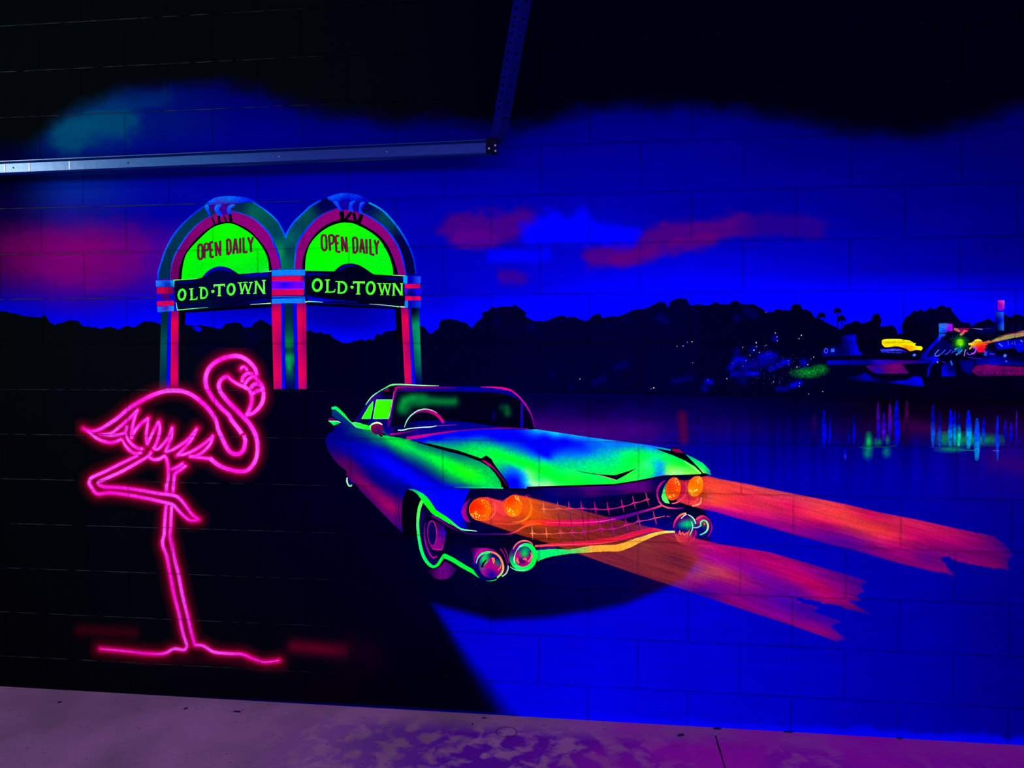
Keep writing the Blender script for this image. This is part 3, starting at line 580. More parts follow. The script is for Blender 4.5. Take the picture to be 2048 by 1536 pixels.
poly('head', V1, [(1265,304),(1330,302),(1395,308),(1398,378),(1345,382),(1330,398),(1268,394)], [(V1(1290,340)+((30,110,255),)),(V1(1310,380)+((0,60,255),)),(V1(1375,330)+((170,0,220),)),(V1(1360,370)+((130,0,220),)),(V1(1335,325)+((60,90,255),))], o, 3, feather=1.2, step=1.5, tex=(.35, 2, 2))
poly('arcade', V1, [(1290,700),(1330,660),(1380,680),(1420,700),(1425,790),(1290,795)], [(V1(1300,740)+((0,0,230),)),(V1(1380,740)+((0,0,90),)),(V1(1410,780)+((0,0,190),)),(V1(1340,780)+((0,0,220),))], o, 2.6, feather=2.2, step=2)
poly('arcade', V1, [(1440,640),(1600,640),(1590,720),(1560,790),(1480,740)], [(V1(1500,680)+((0,0,130),)),(V1(1560,740)+((0,0,110),)),(V1(1460,660)+((0,0,80),))], o, 2.6, feather=2.6, step=2)
strokes('trim_squiggle', [(V2([(640,985),(600,1030),(570,1075),(600,1095),(660,1070)]), 1.8, (70,110,255)), (V2([(745,985),(700,1040),(660,1060)]), 1.6, (40,80,255)), (V2([(840,985),(790,1040),(740,1070)]), 1.5, (60,70,255)),
    (V2([(900,985),(980,945),(1040,925)]), 2.6, (0,190,200)), (V2([(920,1075),(980,1030),(1030,985)]), 2.4, (60,150,255)), (V2([(1000,960),(960,1010),(990,1050)]), 3, (0,120,255)), (V2([(1060,1090),(1065,1040),(1085,980)]), 1.8, (150,120,255)),
    (V2([(1100,1035),(1140,1070),(1180,1060)]), 1.7, (130,60,255)), (V2([(1120,1110),(1240,1125),(1350,1135)]), 1.4, (60,0,220)), (V2([(610,1180),(625,1205)]), 2.2, (110,140,255)), (V2([(835,1170),(860,1240)]), 3.4, (20,90,255)), (V2([(690,1180),(750,1200)]), 1.4, (60,0,220)),
    (V2([(850,1040),(890,1010),(930,1000)]), 1.8, (30,70,255))], o, 3.6)
def gb(u, v):
    d = np.hypot((u - V2(990,870)[0]) / 15, (v - V2(990,870)[1]) / 14); nz = fbm(u / 2, v / 2, 8)
    a = np.clip(1.35 - d * (0.8 + .9 * (nz - .3)), 0, 1); core = np.clip(1.6 - 2.1 * d + (nz - .5), 0, 1)
    return np.stack([130 * core, 110 + 145 * core, 40 * (1 - core), 255 * a * a], -1)
tagit(patch('painted_firework', (1895, 662, 1942, 708), gb, None, 3.8, 1.0), 'ragged bright green burst painted on the waterside rides', 'painted burst')
o = thing('painted_ride', 'red and yellow painted ride flower with a long tan beam', 'painted ride', V2(1300,1050))
poly('blossom', V2, [(1125,880),(1190,865),(1240,820),(1290,808),(1340,825),(1370,860),(1470,830),(1500,850),(1400,890),(1450,900),(1400,930),(1440,955),(1395,960),(1400,1020),(1290,1030),(1250,960),(1200,940),(1150,990),(1140,960),(1180,920),(1130,905)],
     [(V2(1150,885)+((255,225,90),)),(V2(1230,850)+((255,225,60),)),(V2(1310,830)+((255,235,50),)),(V2(1260,900)+((255,110,10),)),(V2(1350,885)+((255,80,10),)),(V2(1430,860)+((255,90,50),)),(V2(1320,960)+((235,0,50),)),(V2(1380,1000)+((220,0,70),)),(V2(1170,950)+((230,150,60),))], o, 3.5, step=1.4, tex=(.25, 2.5, 1.6))
strokes('beam', [(V2([(1420,880),(1600,825),(1800,770),(2048,715),(2300,655)]), [2,6,8.5,11,12], [(240,90,60),(150,150,80),(150,130,100),(190,80,90)]), (V2([(1480,850),(1620,780),(1760,735),(2048,690)]), [1,2,2,2], [(0,90,50),(80,50,40),(150,0,60)])], o, 3.7, tex=(.2, 3, 2))
strokes('ring', [(V2([(1200,960),(1240,950),(1250,1000),(1215,1045),(1175,1050)]), 3.2, (170,60,255))], o, 3.7)
strokes('petal', [(V2([(890,640),(940,660),(990,690)]), [4,6,2], (190,90,90)), (V2([(990,745),(1040,710),(1060,680),(1110,680)]), [5,5,5,1], [(200,150,90),(220,60,70),(240,100,110)])], o, 3.7)
poly('roof', V2, [(880,640),(920,632),(1140,632),(1120,680),(1060,690),(1000,700),(940,690),(890,665)], [(V2(950,650)+((150,0,90),)),(V2(1080,660)+((150,0,80),)),(V2(890,650)+((120,0,90),))], o, 3.3, step=2)
strokes('eave', [(V2([(1200,637),(1360,645)]), [1.2,2.2], (170,150,255)), (V2([(1140,640),(1500,640)]), 1, (70,0,160))], o, 3.4)
o = thing('painted_lighthouse', 'tall blue painted tower with a pink square top', 'painted tower', V1(1825,375))
poly('shaft', V1, [(1785,200),(1862,198),(1866,372),(1780,374)], [(V1(1795,280)+((0,0,84),)),(V1(1830,280)+((0,0,190),)),(V1(1855,230)+((20,90,255),)),(V1(1855,330)+((20,100,255),)),(V1(1800,360)+((0,0,60),))], o, 3, feather=1.2, step=1.5)
poly('cap', V1, [(1806,96),(1870,94),(1868,160),(1850,188),(1808,178)], [(V1(1825,130)+((150,0,150),)),(V1(1855,110)+((200,60,210),)),(V1(1840,165)+((150,0,190),))], o, 3.2, step=1.5, tex=(.35, 2, 2))
strokes('mast', [(V1([(1834,95),(1834,60)]), [1, .5], (60,0,200))], o, 3); poly('base', V1, [(1740,330),(1790,310),(1790,400),(1620,400),(1620,355)], (0,0,80), o, 2.8, feather=2)
o = thing('painted_arcade_building', 'blue and magenta painted building at the right edge below the tan beam', 'painted building', V1(1900,790))
poly('upper_storey', V1, [(1775,475),(1850,460),(2100,440),(2100,560),(1990,570),(1960,530),(1880,540),(1790,550)], [(V1(1830,500)+((0,0,235),)),(V1(1950,490)+((0,0,200),)),(V1(2040,500)+((0,0,225),)),(V1(1900,540)+((0,0,255),)),(V1(1780,540)+((0,0,120),))], o, 2.8, feather=2.2, step=2, tex=(.3, 4, 3))
poly('upper_storey', V1, [(1690,560),(1720,540),(1790,570),(1790,610),(1700,640)], (0,0,120), o, 2.7, feather=2)
poly('mid_storey', V1, [(1600,640),(1700,600),(1780,600),(2100,590),(2100,690),(1720,690),(1600,690)], [(V1(1700,620)+((0,0,110),)),(V1(1900,620)+((0,0,70),)),(V1(1900,665)+((0,0,140),)),(V1(2000,650)+((0,0,50),)),(V1(2000,680)+((0,0,180),)),(V1(1750,650)+((0,0,190),))], o, 2.6, feather=2.2, step=2, tex=(.3, 6, 2))
poly('lower_storey', V1, [(1560,740),(1600,690),(1700,675),(1860,690),(2100,700),(2100,785),(1900,790),(1640,795),(1590,770)], [(V1(1650,730)+((90,0,84),)),(V1(1800,710)+((120,0,100),)),(V1(1850,745)+((60,0,70),)),(V1(1950,720)+((100,0,90),)),(V1(2040,750)+((90,0,90),)),(V1(1700,780)+((60,0,80),))], o, 2.9, feather=2.4, step=2, tex=(.4, 5, 4))
for k in range(11): dots('window', [V1(1690 + k * 36, 757) + (2.6, (112,0,96))], o, 3.1, 6)
strokes('lit_sign', [(V1([(1815,485),(1830,500),(1850,515)]), 2.6, (60,90,255)), (V1([(1900,460),(1905,500)]), 1.6, (60,60,255)), (V1([(1960,465),(1965,500)]), 1.6, (60,60,255)), (V1([(2015,460),(2035,475)]), 1.6, (150,160,255)), (V1([(1935,480),(1940,495)]), 2, (90,60,255)), (V1([(1700,560),(1690,600)]), 6, (30,60,240)), (V1([(1730,580),(1780,590)]), 2, (50,40,240))], o, 3.2, each=True)
dots('lamp', [V1(1872,600) + (3.4, (60,120,255))], o, 3.2); dots('lamp', [V1(1885,652) + (2.2, (50,70,255))], o, 3.2)
strokes('mast', [(V1([(1945,305),(1940,370)]), 3, (0,0,90)), (V1([(2005,320),(1998,400)]), 3, (0,0,90))], o, 2.8)

# ---------------- their reflections in the water
o = thing('painted_water_reflections', 'upright blue, cyan and violet light streaks painted on the dark water', 'painted reflections', V1(1400,1400))
for (x, y0, y1, wd, c0, c1) in [(218,1095,1440,30,(0,0,180),(0,0,255)),(268,1170,1420,17,(0,0,170),(0,0,240)),(412,1450,1560,22,(0,0,200),(20,20,240)),(445,1250,1400,12,(0,0,120),(0,0,190)),(490,1140,1410,22,(0,0,130),(0,0,230)),
    (712,1030,1390,26,(50,0,130),(30,0,190)),(765,1120,1380,28,(40,0,160),(60,0,200)),(820,1040,1350,26,(80,0,130),(40,0,200)),(885,1010,1430,38,(0,0,190),(0,0,255)),(1215,1050,1440,28,(0,0,160),(0,80,255)),(1278,1110,1440,22,(0,0,130),(0,70,250)),
    (1375,1090,1430,32,(0,0,230),(0,130,255)),(1412,1100,1420,22,(0,0,180),(0,140,230)),(1452,1120,1430,26,(0,0,130),(0,220,190)),(1540,1100,1450,40,(0,20,235),(0,160,255)),(1618,1170,1560,40,(0,60,255),(0,130,255)),(1680,1170,1400,22,(0,0,200),(0,60,220)),
    (1808,1150,1560,24,(10,20,240),(0,60,255)),(1878,1190,1370,18,(30,0,200),(0,0,200)),(1928,1210,1390,24,(30,0,190),(0,0,230)),(1980,1100,1390,13,(60,0,150),(30,0,200)),(130,1130,1400,40,(24,0,80),(10,0,100)),(975,1010,1420,34,(50,0,60),(30,0,70))]:
    strokes('streak', [(V1([(x, y0), (x + random.uniform(-5, 5), (y0 * 2 + y1) / 3), (x + random.uniform(-5, 5), (y0 + y1 * 2) / 3), (x - 3, y1)]), [wd * .219 * .35, wd * .219, wd * .219 * 1.05, wd * .219 * .5], [c0 + (170,), c0 + (235,), c1 + (235,), c1 + (120,)])], o, 2, soft=.3, tex=(.55, 1.6, 5))
def gr(u, v):
    a = u * 0; nz = .2 + 1.5 * fbm(u / 2.0, v / 3, 12)
    for (x, y, rx, ry, k) in ((628,1395,20,62,230),(622,1440,30,30,130),(618,1490,30,40,80),(710,1390,28,28,80),(790,1480,26,36,70),(800,1370,14,32,70),(1450,1370,70,50,110),(1330,1360,60,50,90),(1600,1370,190,36,110),(1380,1455,90,20,90)):
        px, py = V1(x, y); a = np.maximum(a, k * np.exp(-((u - px) / (rx * .219)) ** 2 - ((v - py) / (ry * .219)) ** 2))
    return np.stack([u * 0, u * 0 + 190, u * 0 + 90, np.clip(a * nz, 0, 255)], -1)
patch('green_shimmer', (1720, 862, 2010, 925), gr, o, 1.8, 1.8, 'patches of green shimmer on the water')
strokes('ripple', [(V1([(540,1440),(640,1432),(760,1436),(880,1424)]), 1.6, (10,70,90,200)), (V1([(1290,1455),(1450,1462),(1630,1468)]), 1.6, (0,120,130,200)), (V1([(1180,1436),(1320,1440)]), 1.2, (40,40,230,160)), (V1([(1760,1468),(1820,1470)]), 1.6, (120,60,230,200))], o, 2.6, each=True)

# ================================================================ double arch sign
sg = thing('painted_arch_sign', 'twin jukebox arches reading OPEN DAILY and OLD TOWN on striped columns', 'painted sign', (577, 778))
TEAL = (0,52,84)
# dark panels between the columns and the open arch
poly('backing', S3, [(400,745),(1100,690),(1780,645),(1780,690),(1100,735),(520,772),(510,940),(425,950)], (0,0,14), sg, 2); poly('backing', S4, [(240,625),(1100,660),(1690,695),(1690,720),(1625,720),(1650,1200),(1560,1200),(1545,715),(900,695),(240,658)], (0,0,14), sg, 2)
# columns
def column(xs_top, xs_bot, vt, vb, cols):
    for k, (col, nm) in enumerate(cols):
        q = [(xs_top[k], vt), (xs_top[k+1] + .6, vt), (xs_bot[k+1] + .6, vb), (xs_bot[k], vb)]
        fill('column_stripe', q, col, sg, 2.4, smooth=False, step=3)
def redc(x0, x1, v0, v1): return [(x0, v0, (120,0,110)), ((x0+x1)/2, v0+22, (214,0,76)), ((x0*.7+x1*.3), (v0+v1)/2, (196,0,80)), (x1, (v0+v1)/2, (130,0,110)), ((x0+x1)/2, v1-30, (214,0,84)), ((x0+x1)/2, v1-8, (190,0,96)), (x1, v1, (150,0,110))]
column([322.5,336,342,357], [319,332,340,356], 622, 777.5, [([(328,640,(0,34,52)),(328,690,(0,66,82)),(326,770,(0,30,70))],'t'), ((0,0,250),'b'), (redc(341,357,622,778),'r')])
column([543,562,568,585,593,611], [547.5,564,571,591,596.5,613], 600, 778.3, [(redc(544,563,605,778),'r'), ((0,0,245),'b'), ([(573,620,(0,34,60)),(577,650,(0,60,60)),(577,690,(0,120,60)),(578,715,(0,150,84)),(578,735,(0,160,90)),(579,750,(0,60,80)),(579,770,(0,8,90)),(571,735,(0,40,70)),(586,735,(0,40,70)),(571,650,(0,40,60)),(586,650,(0,40,60)),(588,700,(0,30,50)),(570,700,(0,30,60))],'g'), ((0,0,240),'b'), (redc(594,612,605,778),'r')])
column([802,816,821,837.5], [810,824,831,843.5], 614, 772, [(redc(805,820,614,775),'r'), ([(818,640,(30,0,190)),(824,700,(20,0,220)),(827,760,(0,0,250))],'b'), ([(826,624,(0,0,40)),(830,650,(0,130,90)),(830,690,(0,120,90)),(833,730,(0,80,84)),(836,765,(0,0,96)),(822,690,(0,20,80))],'g')])
# arches: teal tube, magenta tube, black rim, green panel
A1 = [(120,1310),(125,1200),(170,1050),(230,880),(330,690),(460,520),(620,370),(790,240),(960,170),(1200,140),(1400,155),(1520,190),(1620,250),(1760,360),(1880,490),(1985,680)]
A2 = [(85,690),(200,470),(320,360),(450,240),(600,150),(780,85),(960,65),(1130,85),(1300,180),(1500,300),(1680,490),(1800,660),(1900,850),(1960,1020),(1990,1240)]
tc1 = [(S1(200,1200)+((0,35,77),)),(S1(300,850)+((0,40,73),)),(S1(500,560)+((0,43,77),)),(S1(760,320)+((0,40,77),)),(S1(1350,260)+((0,35,73),)),(S1(1500,300)+((0,80,77),)),(S1(1700,460)+((0,67,73),)),(S1(1850,680)+((0,56,82),)),(S1(1940,900)+((0,120,77),)),(S1(1990,1050)+((0,88,77),)),(S2(80,900)+((0,67,73),)),(S2(150,700)+((0,80,92),)),(S2(250,530)+((0,56,82),)),(S2(420,340)+((0,67,73),)),(S2(600,240)+((0,0,73),)),(S2(800,180)+((0,0,82),)),(S2(1350,270)+((0,8,82),)),(S2(1500,400)+((0,56,77),)),(S2(1650,540)+((0,43,77),)),(S2(1750,720)+((0,0,60),)),(S2(1900,1000)+((0,0,55),)),(S2(1920,1200)+((0,0,64),))]
fill('arch_tube', crom(S1(A1)) + crom(S2(A2)) + [S2(1730,1245), S2(1000,1150), S2(0,1160), S1(1800,1150), S1(1000,1200)], tc1, sg, 2.6, smooth=False, step=3)
M1 = [(300,1320),(310,1150),(350,1000),(400,890),(520,700),(640,560),(780,440),(870,390),(1030,330),(1200,305),(1360,350),(1520,420),(1660,540),(1760,660),(1820,800),(1880,950),(1920,1150)]
M2 = [(210,1155),(240,850),(330,660),(480,470),(640,350),(830,270),(1000,262),(1200,335),(1320,395),(1500,520),(1640,680),(1740,850),(1800,1030),(1850,1250)]
mg = [(S1(400,1100)+((100,0,90),)),(S1(700,570)+((124,0,104),)),(S1(1400,450)+((130,0,110),)),(S1(1800,950)+((130,0,120),)),(S2(260,1000)+((130,0,110),)),(S2(600,450)+((130,0,110),)),(S2(1500,650)+((130,0,110),)),(S2(1780,1150)+((124,0,110),))]
fill('arch_band', crom(S1(M1)), mg, sg, 3, smooth=False); fill('arch_band', crom(S2(M2)), mg, sg, 3, smooth=False)
N1 = [(415,1330),(430,1150),(480,1000),(555,860),(670,720),(790,610),(940,510),(1050,470),(1200,470),(1300,505),(1430,570),(1560,690),(1680,840),(1745,970),(1790,1175)]
N2 = [(320,1180),(335,1010),(390,850),(470,700),(590,570),(730,480),(900,435),(1060,445),(1250,530),(1430,645),(1560,790),(1640,950),(1700,1120),(1735,1260)]
fill('arch_rim', crom(S1(N1)), (0,0,8), sg, 3.4, smooth=False); fill('arch_rim', crom(S2(N2)), (0,0,8), sg, 3.4, smooth=False)
G1 = [(462,1320),(480,1130),(520,970),(580,870),(700,740),(850,600),(960,530),(1120,488),(1240,505),(1370,570),(1500,660),(1620,800),(1690,920),(1730,1040),(1742,1190)]
G2 = [(368,1175),(375,1030),(400,900),(450,780),(560,650),(700,550),(850,490),(980,478),(1100,500),(1300,600),(1450,720),(1550,870),(1610,1000),(1650,1150),(1655,1250)]
gc = [(S1(600,1200)+((0,216,10),)),(S1(1100,700)+((10,226,0),)),(S1(1650,1100)+((0,206,20),)),(S1(1700,1180)+((20,214,50),)),(S2(500,1000)+((0,232,0),)),(S2(900,600)+((20,238,0),)),(S2(1500,1000)+((0,226,20),)),(S2(1600,1200)+((0,232,10),))]
fill('glass_panel', crom(S1(G1)), gc, sg, 3.8, smooth=False, tex=(.06, 40, 20)); fill('glass_panel', crom(S2(G2)), gc, sg, 3.8, smooth=False, tex=(.05, 40, 20))
# name boards
b1 = [(350,290),(640,275),(770,245)] + crom([(770,245),(850,160),(950,110),(1050,95),(1150,115),(1230,160),(1300,205)], step=30) + [(1560,190),(1780,165),(1780,640),(1100,690),(850,720),(400,745),(385,650),(355,420)]
b2 = [(225,155),(650,165)] + crom([(650,165),(700,115),(780,65),(900,50),(1010,75),(1100,125),(1180,180),(1225,210)], step=30) + [(1640,235),(1660,350),(1695,690),(1100,650),(500,620),(225,610)]
fill('name_board', S3(b1), [(S3(600,600)+((0,4,34),)),(S3(1050,200)+((0,4,54),)),(S3(1100,620)+((0,0,48),)),(S3(1600,550)+((0,0,54),)),(S3(700,680)+((0,14,50),))], sg, 4.2, smooth=False); fill('name_board', S4(b2), (0,0,28), sg, 4.2, smooth=False)
strokes('board_highlight', [(S3([(800,240),(860,180),(950,132),(1050,120),(1150,150),(1200,185)]), [3,4,5,5,4,1], (0,0,170)), (S3([(1310,235),(1500,225),(1730,215)]), [2,6,6], [(0,0,110),(0,0,170)]), (S3([(1430,625),(1600,600),(1730,590)]), [1,4,4], (0,0,130)), (S3([(395,335),(560,325),(700,310)]), [3,4,1], (0,0,100)), (S3([(400,640),(650,670),(850,650)]), [3,6,2], (0,0,74)),
    (S4([(700,165),(780,105),(880,78),(980,90)]), [2,4,4,1], (0,0,130)), (S4([(245,210),(400,208),(560,215)]), [5,3,1], (0,0,130)), (S4([(265,520),(290,560),(450,585),(700,595),(1000,620)]), [5,7,6,2,2], [(0,0,170),(0,0,200),(0,0,120)]), (S4([(1400,262),(1620,278)]), [2,3], (0,0,110)), (S4([(262,230),(258,260)]), [4,1], (0,0,130))], sg, 4.5, soft=.4, each=True)
strokes('board_edge', [(S3([(350,295),(640,278),(770,250)]), [1.4,1.2,1], [(150,255,120),(40,200,60)]), (S3([(385,620),(402,733),(600,715),(850,692)]), [1,1.8,1.6,.8], [(80,220,140),(130,255,170),(60,160,120)], False), (S3([(1470,652),(1770,633)]), [1,1.8], [(120,190,150),(200,255,170)]), (S3([(1600,185),(1775,162)]), [.8,1.6], [(20,190,60),(140,255,190)]), (S3([(353,300),(350,400)]), [1.8,1.4], [(130,255,200),(60,160,150)]),
    (S4([(225,605),(240,620),(270,606),(480,618)]), [2,1.6,2,1], [(160,255,180),(100,220,140)]), (S4([(1160,645),(1380,660),(1600,685)]), [.8,1.4,1.8], [(120,140,170),(170,255,190)]), (S4([(1612,683),(1690,688)]), 1.8, (200,255,200)), (S4([(1505,222),(1690,232)]), [1.4,1.6], (130,255,130)), (S4([(230,155),(640,163)]), 1, (30,170,50))], sg, 4.8, each=True)
# lettering on the boards
LG = (96,246,60); LD = (46,232,40)
def serif(K, st, nm):
    strokes(nm, [(K(p), [w_ * K.k for w_ in (wd if isinstance(wd, list) else [wd])] * (1 if isinstance(wd, list) else len(p)), [LG, LD, LG] if len(p) > 2 else LG, sm) for (p, wd, sm) in st], sg, 5.2)
serif(S3, [(ring((470,508),48,74,8), 32, True), ([(608,425),(612,575)], 30, False), ([(575,425),(638,418)], 14, False), ([(585,582),(640,578),(688,570)], 18, False), ([(690,574),(690,535)], 12, False), ([(752,402),(748,558)], 28, False), ([(745,405),(800,412),(834,455),(836,510),(805,552),(740,560)], 26, True), ([(718,402),(762,400)], 12, False),
    ([(936,372),(1096,362)], 26, False), ([(1017,370),(1017,520)], 32, False), ([(988,526),(1042,522)], 13, False), ([(938,360),(940,402)], 13, False), ([(1092,350),(1092,392)], 13, False), (ring((1188,430),50,76,4), 32, True),
    ([(1318,336),(1348,486)], 26, False), ([(1348,486),(1392,345)], 18, False), ([(1392,345),(1440,484)], 26, False), ([(1440,484),(1485,332)], 18, False), ([(1283,336),(1352,332)], 12, False), ([(1365,328),(1430,326)], 10, False), ([(1450,330),(1508,326)], 12, False), ([(1322,492),(1366,490)], 12, False), ([(1418,490),(1466,488)], 12, False),
    ([(1552,322),(1545,486)], 24, False), ([(1556,315),(1664,484)], 30, False), ([(1668,300),(1672,490)], 26, False), ([(1528,314),(1576,310)], 11, False), ([(1640,300),(1696,298)], 11, False), ([(1512,490),(1562,486)], 12, False), ([(1650,490),(1694,490)], 12, False)], 'name_lettering')
dots('name_lettering', [S3(922,462) + (24 * S3.k, LG)], sg, 5.2, 14)
serif(S4, [(ring((400,368),62,82,6), 36, True), ([(550,300),(548,465)], 32, False), ([(513,292),(586,292)], 15, False), ([(515,470),(600,470),(652,462)], 20, False), ([(652,470),(662,424)], 12, False), ([(718,318),(714,480)], 30, False), ([(712,316),(780,328),(820,370),(820,430),(785,475),(695,484)], [14,32,32,32,28,14], True), ([(666,314),(730,316)], 14, False),
    ([(922,326),(1096,328)], 30, False), ([(1003,330),(1000,495)], 34, False), ([(966,498),(1032,498)], 13, False), ([(928,312),(928,352)], 13, False), ([(1091,312),(1090,350)], 13, False), (ring((1181,411),56,86,5), 34, True),
    ([(1306,348),(1350,502)], 26, False), ([(1350,502),(1386,355)], 18, False), ([(1386,355),(1434,502)], 26, False), ([(1434,502),(1466,350)], 18, False), ([(1272,343),(1342,346)], 12, False), ([(1355,344),(1484,350)], 11, False), ([(1318,510),(1366,509)], 12, False), ([(1412,509),(1458,509)], 12, False),
    ([(1522,346),(1516,512)], 26, False), ([(1524,346),(1630,510)], 30, False), ([(1636,346),(1636,510)], 24, False), ([(1494,345),(1542,343)], 11, False), ([(1608,345),(1652,345)], 11, False), ([(1492,516),(1542,514)], 12, False), ([(1604,513),(1657,512)], 12, False)], 'name_lettering')
dots('name_lettering', [S4(910,397) + (25 * S4.k, LG)], sg, 5.2, 14)
def narrow(K, st):
    sh = [(K(p), [33 * K.k] * len(p), (30,34,30), sm) for p, sm in st]; co_ = [(K(p), [15 * K.k] * len(p), (134,0,66), sm) for p, sm in st]
    strokes('hours_lettering', sh, sg, 4.6); strokes('hours_lettering_core', co_, sg, 5.0)
narrow(S1, [([(737,790),(712,820),(708,905),(712,985),(735,1015),(765,990),(770,905),(765,820),(737,790)], True), ([(800,785),(800,1000)], False), ([(805,785),(850,790),(858,830),(848,870),(805,885)], True), ([(880,765),(888,988)], False), ([(880,768),(925,762)], False), ([(886,878),(922,874)], False), ([(890,985),(938,975)], False),
    ([(958,758),(974,970)], False), ([(962,765),(1030,960)], False), ([(1028,742),(1030,966)], False), ([(1128,722),(1134,950)], False), ([(1130,724),(1172,738),(1182,820),(1180,900),(1136,950)], True), ([(1248,708),(1220,940)], False), ([(1252,708),(1286,932)], False), ([(1230,862),(1276,857)], False), ([(1320,704),(1322,926)], False), ([(1368,694),(1372,915),(1430,903)], False), ([(1435,690),(1475,795)], False), ([(1510,688),(1475,795),(1482,912)], False)])
narrow(S2, [([(645,655),(615,680),(610,770),(622,860),(650,885),(678,860),(682,770),(672,680),(645,655)], True), ([(718,660),(735,890)], False), ([(722,662),(775,668),(788,715),(775,775),(728,792)], True), ([(815,670),(825,902)], False), ([(815,672),(870,674)], False), ([(820,776),(862,780)], False), ([(825,900),(886,908)], False),
    ([(903,680),(915,900)], False), ([(907,684),(975,908)], False), ([(968,685),(982,912)], False), ([(1068,695),(1080,930)], False), ([(1072,697),(1122,712),(1132,800),(1126,890),(1082,930)], True), ([(1195,714),(1175,920)], False), ([(1197,714),(1236,932)], False), ([(1184,852),(1220,857)], False), ([(1263,718),(1270,936)], False), ([(1318,715),(1326,935),(1382,955)], False), ([(1383,730),(1412,825)], False), ([(1446,738),(1412,825),(1416,942)], False)])
# blue tube outlines
strokes('arch_outline', [(S1(A1[:8]), [3,3.2,3,3.4,3.6,3.4,3,3], [(0,40,255),(0,80,255),(0,60,255),(0,30,250)]), (S1([(1500,170),(1620,250),(1760,355),(1880,480),(1988,690)]), [3,2.6,3,3,4], [(0,60,255),(0,110,255),(0,60,255)]), (S1(M1[:8]), [1.6,1.6,2.4,3,3,2.4,1.6,1.4], [(60,20,200),(40,60,255),(10,60,255),(60,30,200)]), (S1(M1[9:]), [2,2,2.6,3.4,3.6,4,4,1.4], [(0,40,200),(10,70,255),(0,50,255),(40,0,220)]),
    (S2([(85,700),(110,620),(200,480),(320,360),(450,240),(600,150)]), [4,4,4,3.6,3.4,3], [(0,100,255),(0,70,255),(0,90,255),(0,50,255)]), (S2([(1300,185),(1500,300),(1680,490),(1800,660),(1900,850),(1960,1020),(1990,1230)]), [3,3.6,3.6,4,4,3.4,2.4], [(0,130,200),(0,110,255),(0,30,230),(0,30,220)]), (S2(M2[:6]), [2,4,4,3,2,1.6], [(0,90,255),(0,40,255),(0,60,255),(30,0,190)]), (S2(M2[7:]), [2,3,3.4,4,4,3.6,1.6], [(20,30,230),(0,50,255),(20,40,240),(0,30,240)])], sg, 5.4, tex=(.3, 2, 2))
# the claw-shaped caps on top
cap1 = [(820,210),(870,160),(960,112),(1080,92),(1200,90),(1400,110),(1545,168),(1420,180),(1250,200),(1100,205),(900,215)]
for K, cap, web, claws, legs in ((S1, cap1, [(890,215),(1250,205),(1180,290),(1190,340),(1060,370),(960,345),(900,300)],
      [[(800,225),(860,222),(862,285),(905,415),(870,390),(825,300)],[(965,222),(1050,215),(1020,260),(1025,310),(1075,375),(1000,372),(955,310),(945,260)],[(1180,218),(1250,215),(1185,270),(1185,310),(1210,352),(1150,350),(1128,300),(1140,250)]],
      [([(905,400),(950,500)],[20,26]),([(1005,378),(1020,485)],[36,36]),([(1080,378),(1125,475)],[16,32]),([(1172,352),(1188,480)],[44,48])]),
    (S2, [(690,118),(780,75),(900,50),(1040,52),(1150,75),(1260,125),(1300,170),(1150,165),(950,160),(780,170)], [(780,165),(1260,165),(1190,300),(1230,350),(1060,312),(960,290),(900,300)],
      [[(778,172),(840,170),(875,235),(912,302),(872,308),(820,225)],[(1030,172),(1110,160),(1075,200),(1062,250),(1075,312),(1008,302),(1012,230)],[(1180,180),(1245,180),(1200,230),(1190,290),(1225,352),(1160,332),(1160,240)]],
      [([(905,312),(912,450)],[64,60]),([(1045,325),(955,440)],[44,44]),([(1080,330),(1110,480)],[44,44]),([(1195,358),(1150,490)],[60,60])])):
    strokes('claw_shadow', [(K(p), [a * K.k for a in wd], (0,0,8)) for p, wd in legs], sg, 5.0)
    poly('cap_web', K, web, (56,0,138) if K is S1 else (14,0,150), sg, 5.2, smooth=True)
    ctl = [(K(900,150)+((0,70,255),)),(K(1150,120)+((0,90,255),)),(K(1450,150)+((0,20,240),)),(K(1150,180)+((30,50,180),)),(K(1000,195)+((50,40,190),))] if K is S1 else [(K(900,70)+((0,70,235),)),(K(1100,90)+((0,40,230),)),(K(950,140)+((0,0,200),)),(K(1250,150)+((0,0,200),)),(K(750,110)+((0,60,240),))]
    poly('arch_cap', K, cap, ctl, sg, 5.6, smooth=True, tex=(.3, 3, 2), step=2)
    for c_ in claws: poly('claw', K, c_, [(K(*c_[0])+((0,110,255) if K is S1 else (0,80,250),)),(K(*c_[3])+((0,30,230),)),(K(*c_[5])+((0,60,255),))], sg, 5.8, smooth=True, step=2)
# banded collars
def collar(K, bands):
    for q, col in bands: poly('collar_band', K, q, col, sg, 6.2, tex=(.18, 3, 3), step=2.5)
CB = (10,112,255); RB = (200,0,76)
collar(S3, [([(85,300),(350,293),(350,390),(92,396)], [(S3(150,340)+((20,90,240),)),(S3(320,340)+((0,120,255),)),(S3(285,350)+((0,40,170),))]), ([(105,402),(345,395),(345,492),(105,492)], [(S3(200,440)+((190,0,70),)),(S3(300,480)+((110,0,70),))]), ([(95,500),(345,494),(345,592),(95,592)], [(S3(130,540)+((20,0,235),)),(S3(250,530)+((90,0,80),)),(S3(330,530)+((0,0,240),)),(S3(200,580)+((50,0,160),))]), ([(105,604),(352,596),(356,668),(105,672)], RB), ([(105,682),(355,660),(355,745),(115,766)], [(S3(150,720)+((30,80,240),)),(S3(240,700)+((60,30,190),)),(S3(330,700)+((20,110,255),))])])
x0, x1 = S3(1783,0)[0], S4(222,0)[0]
def yv(y): return S3(0, y)[1]
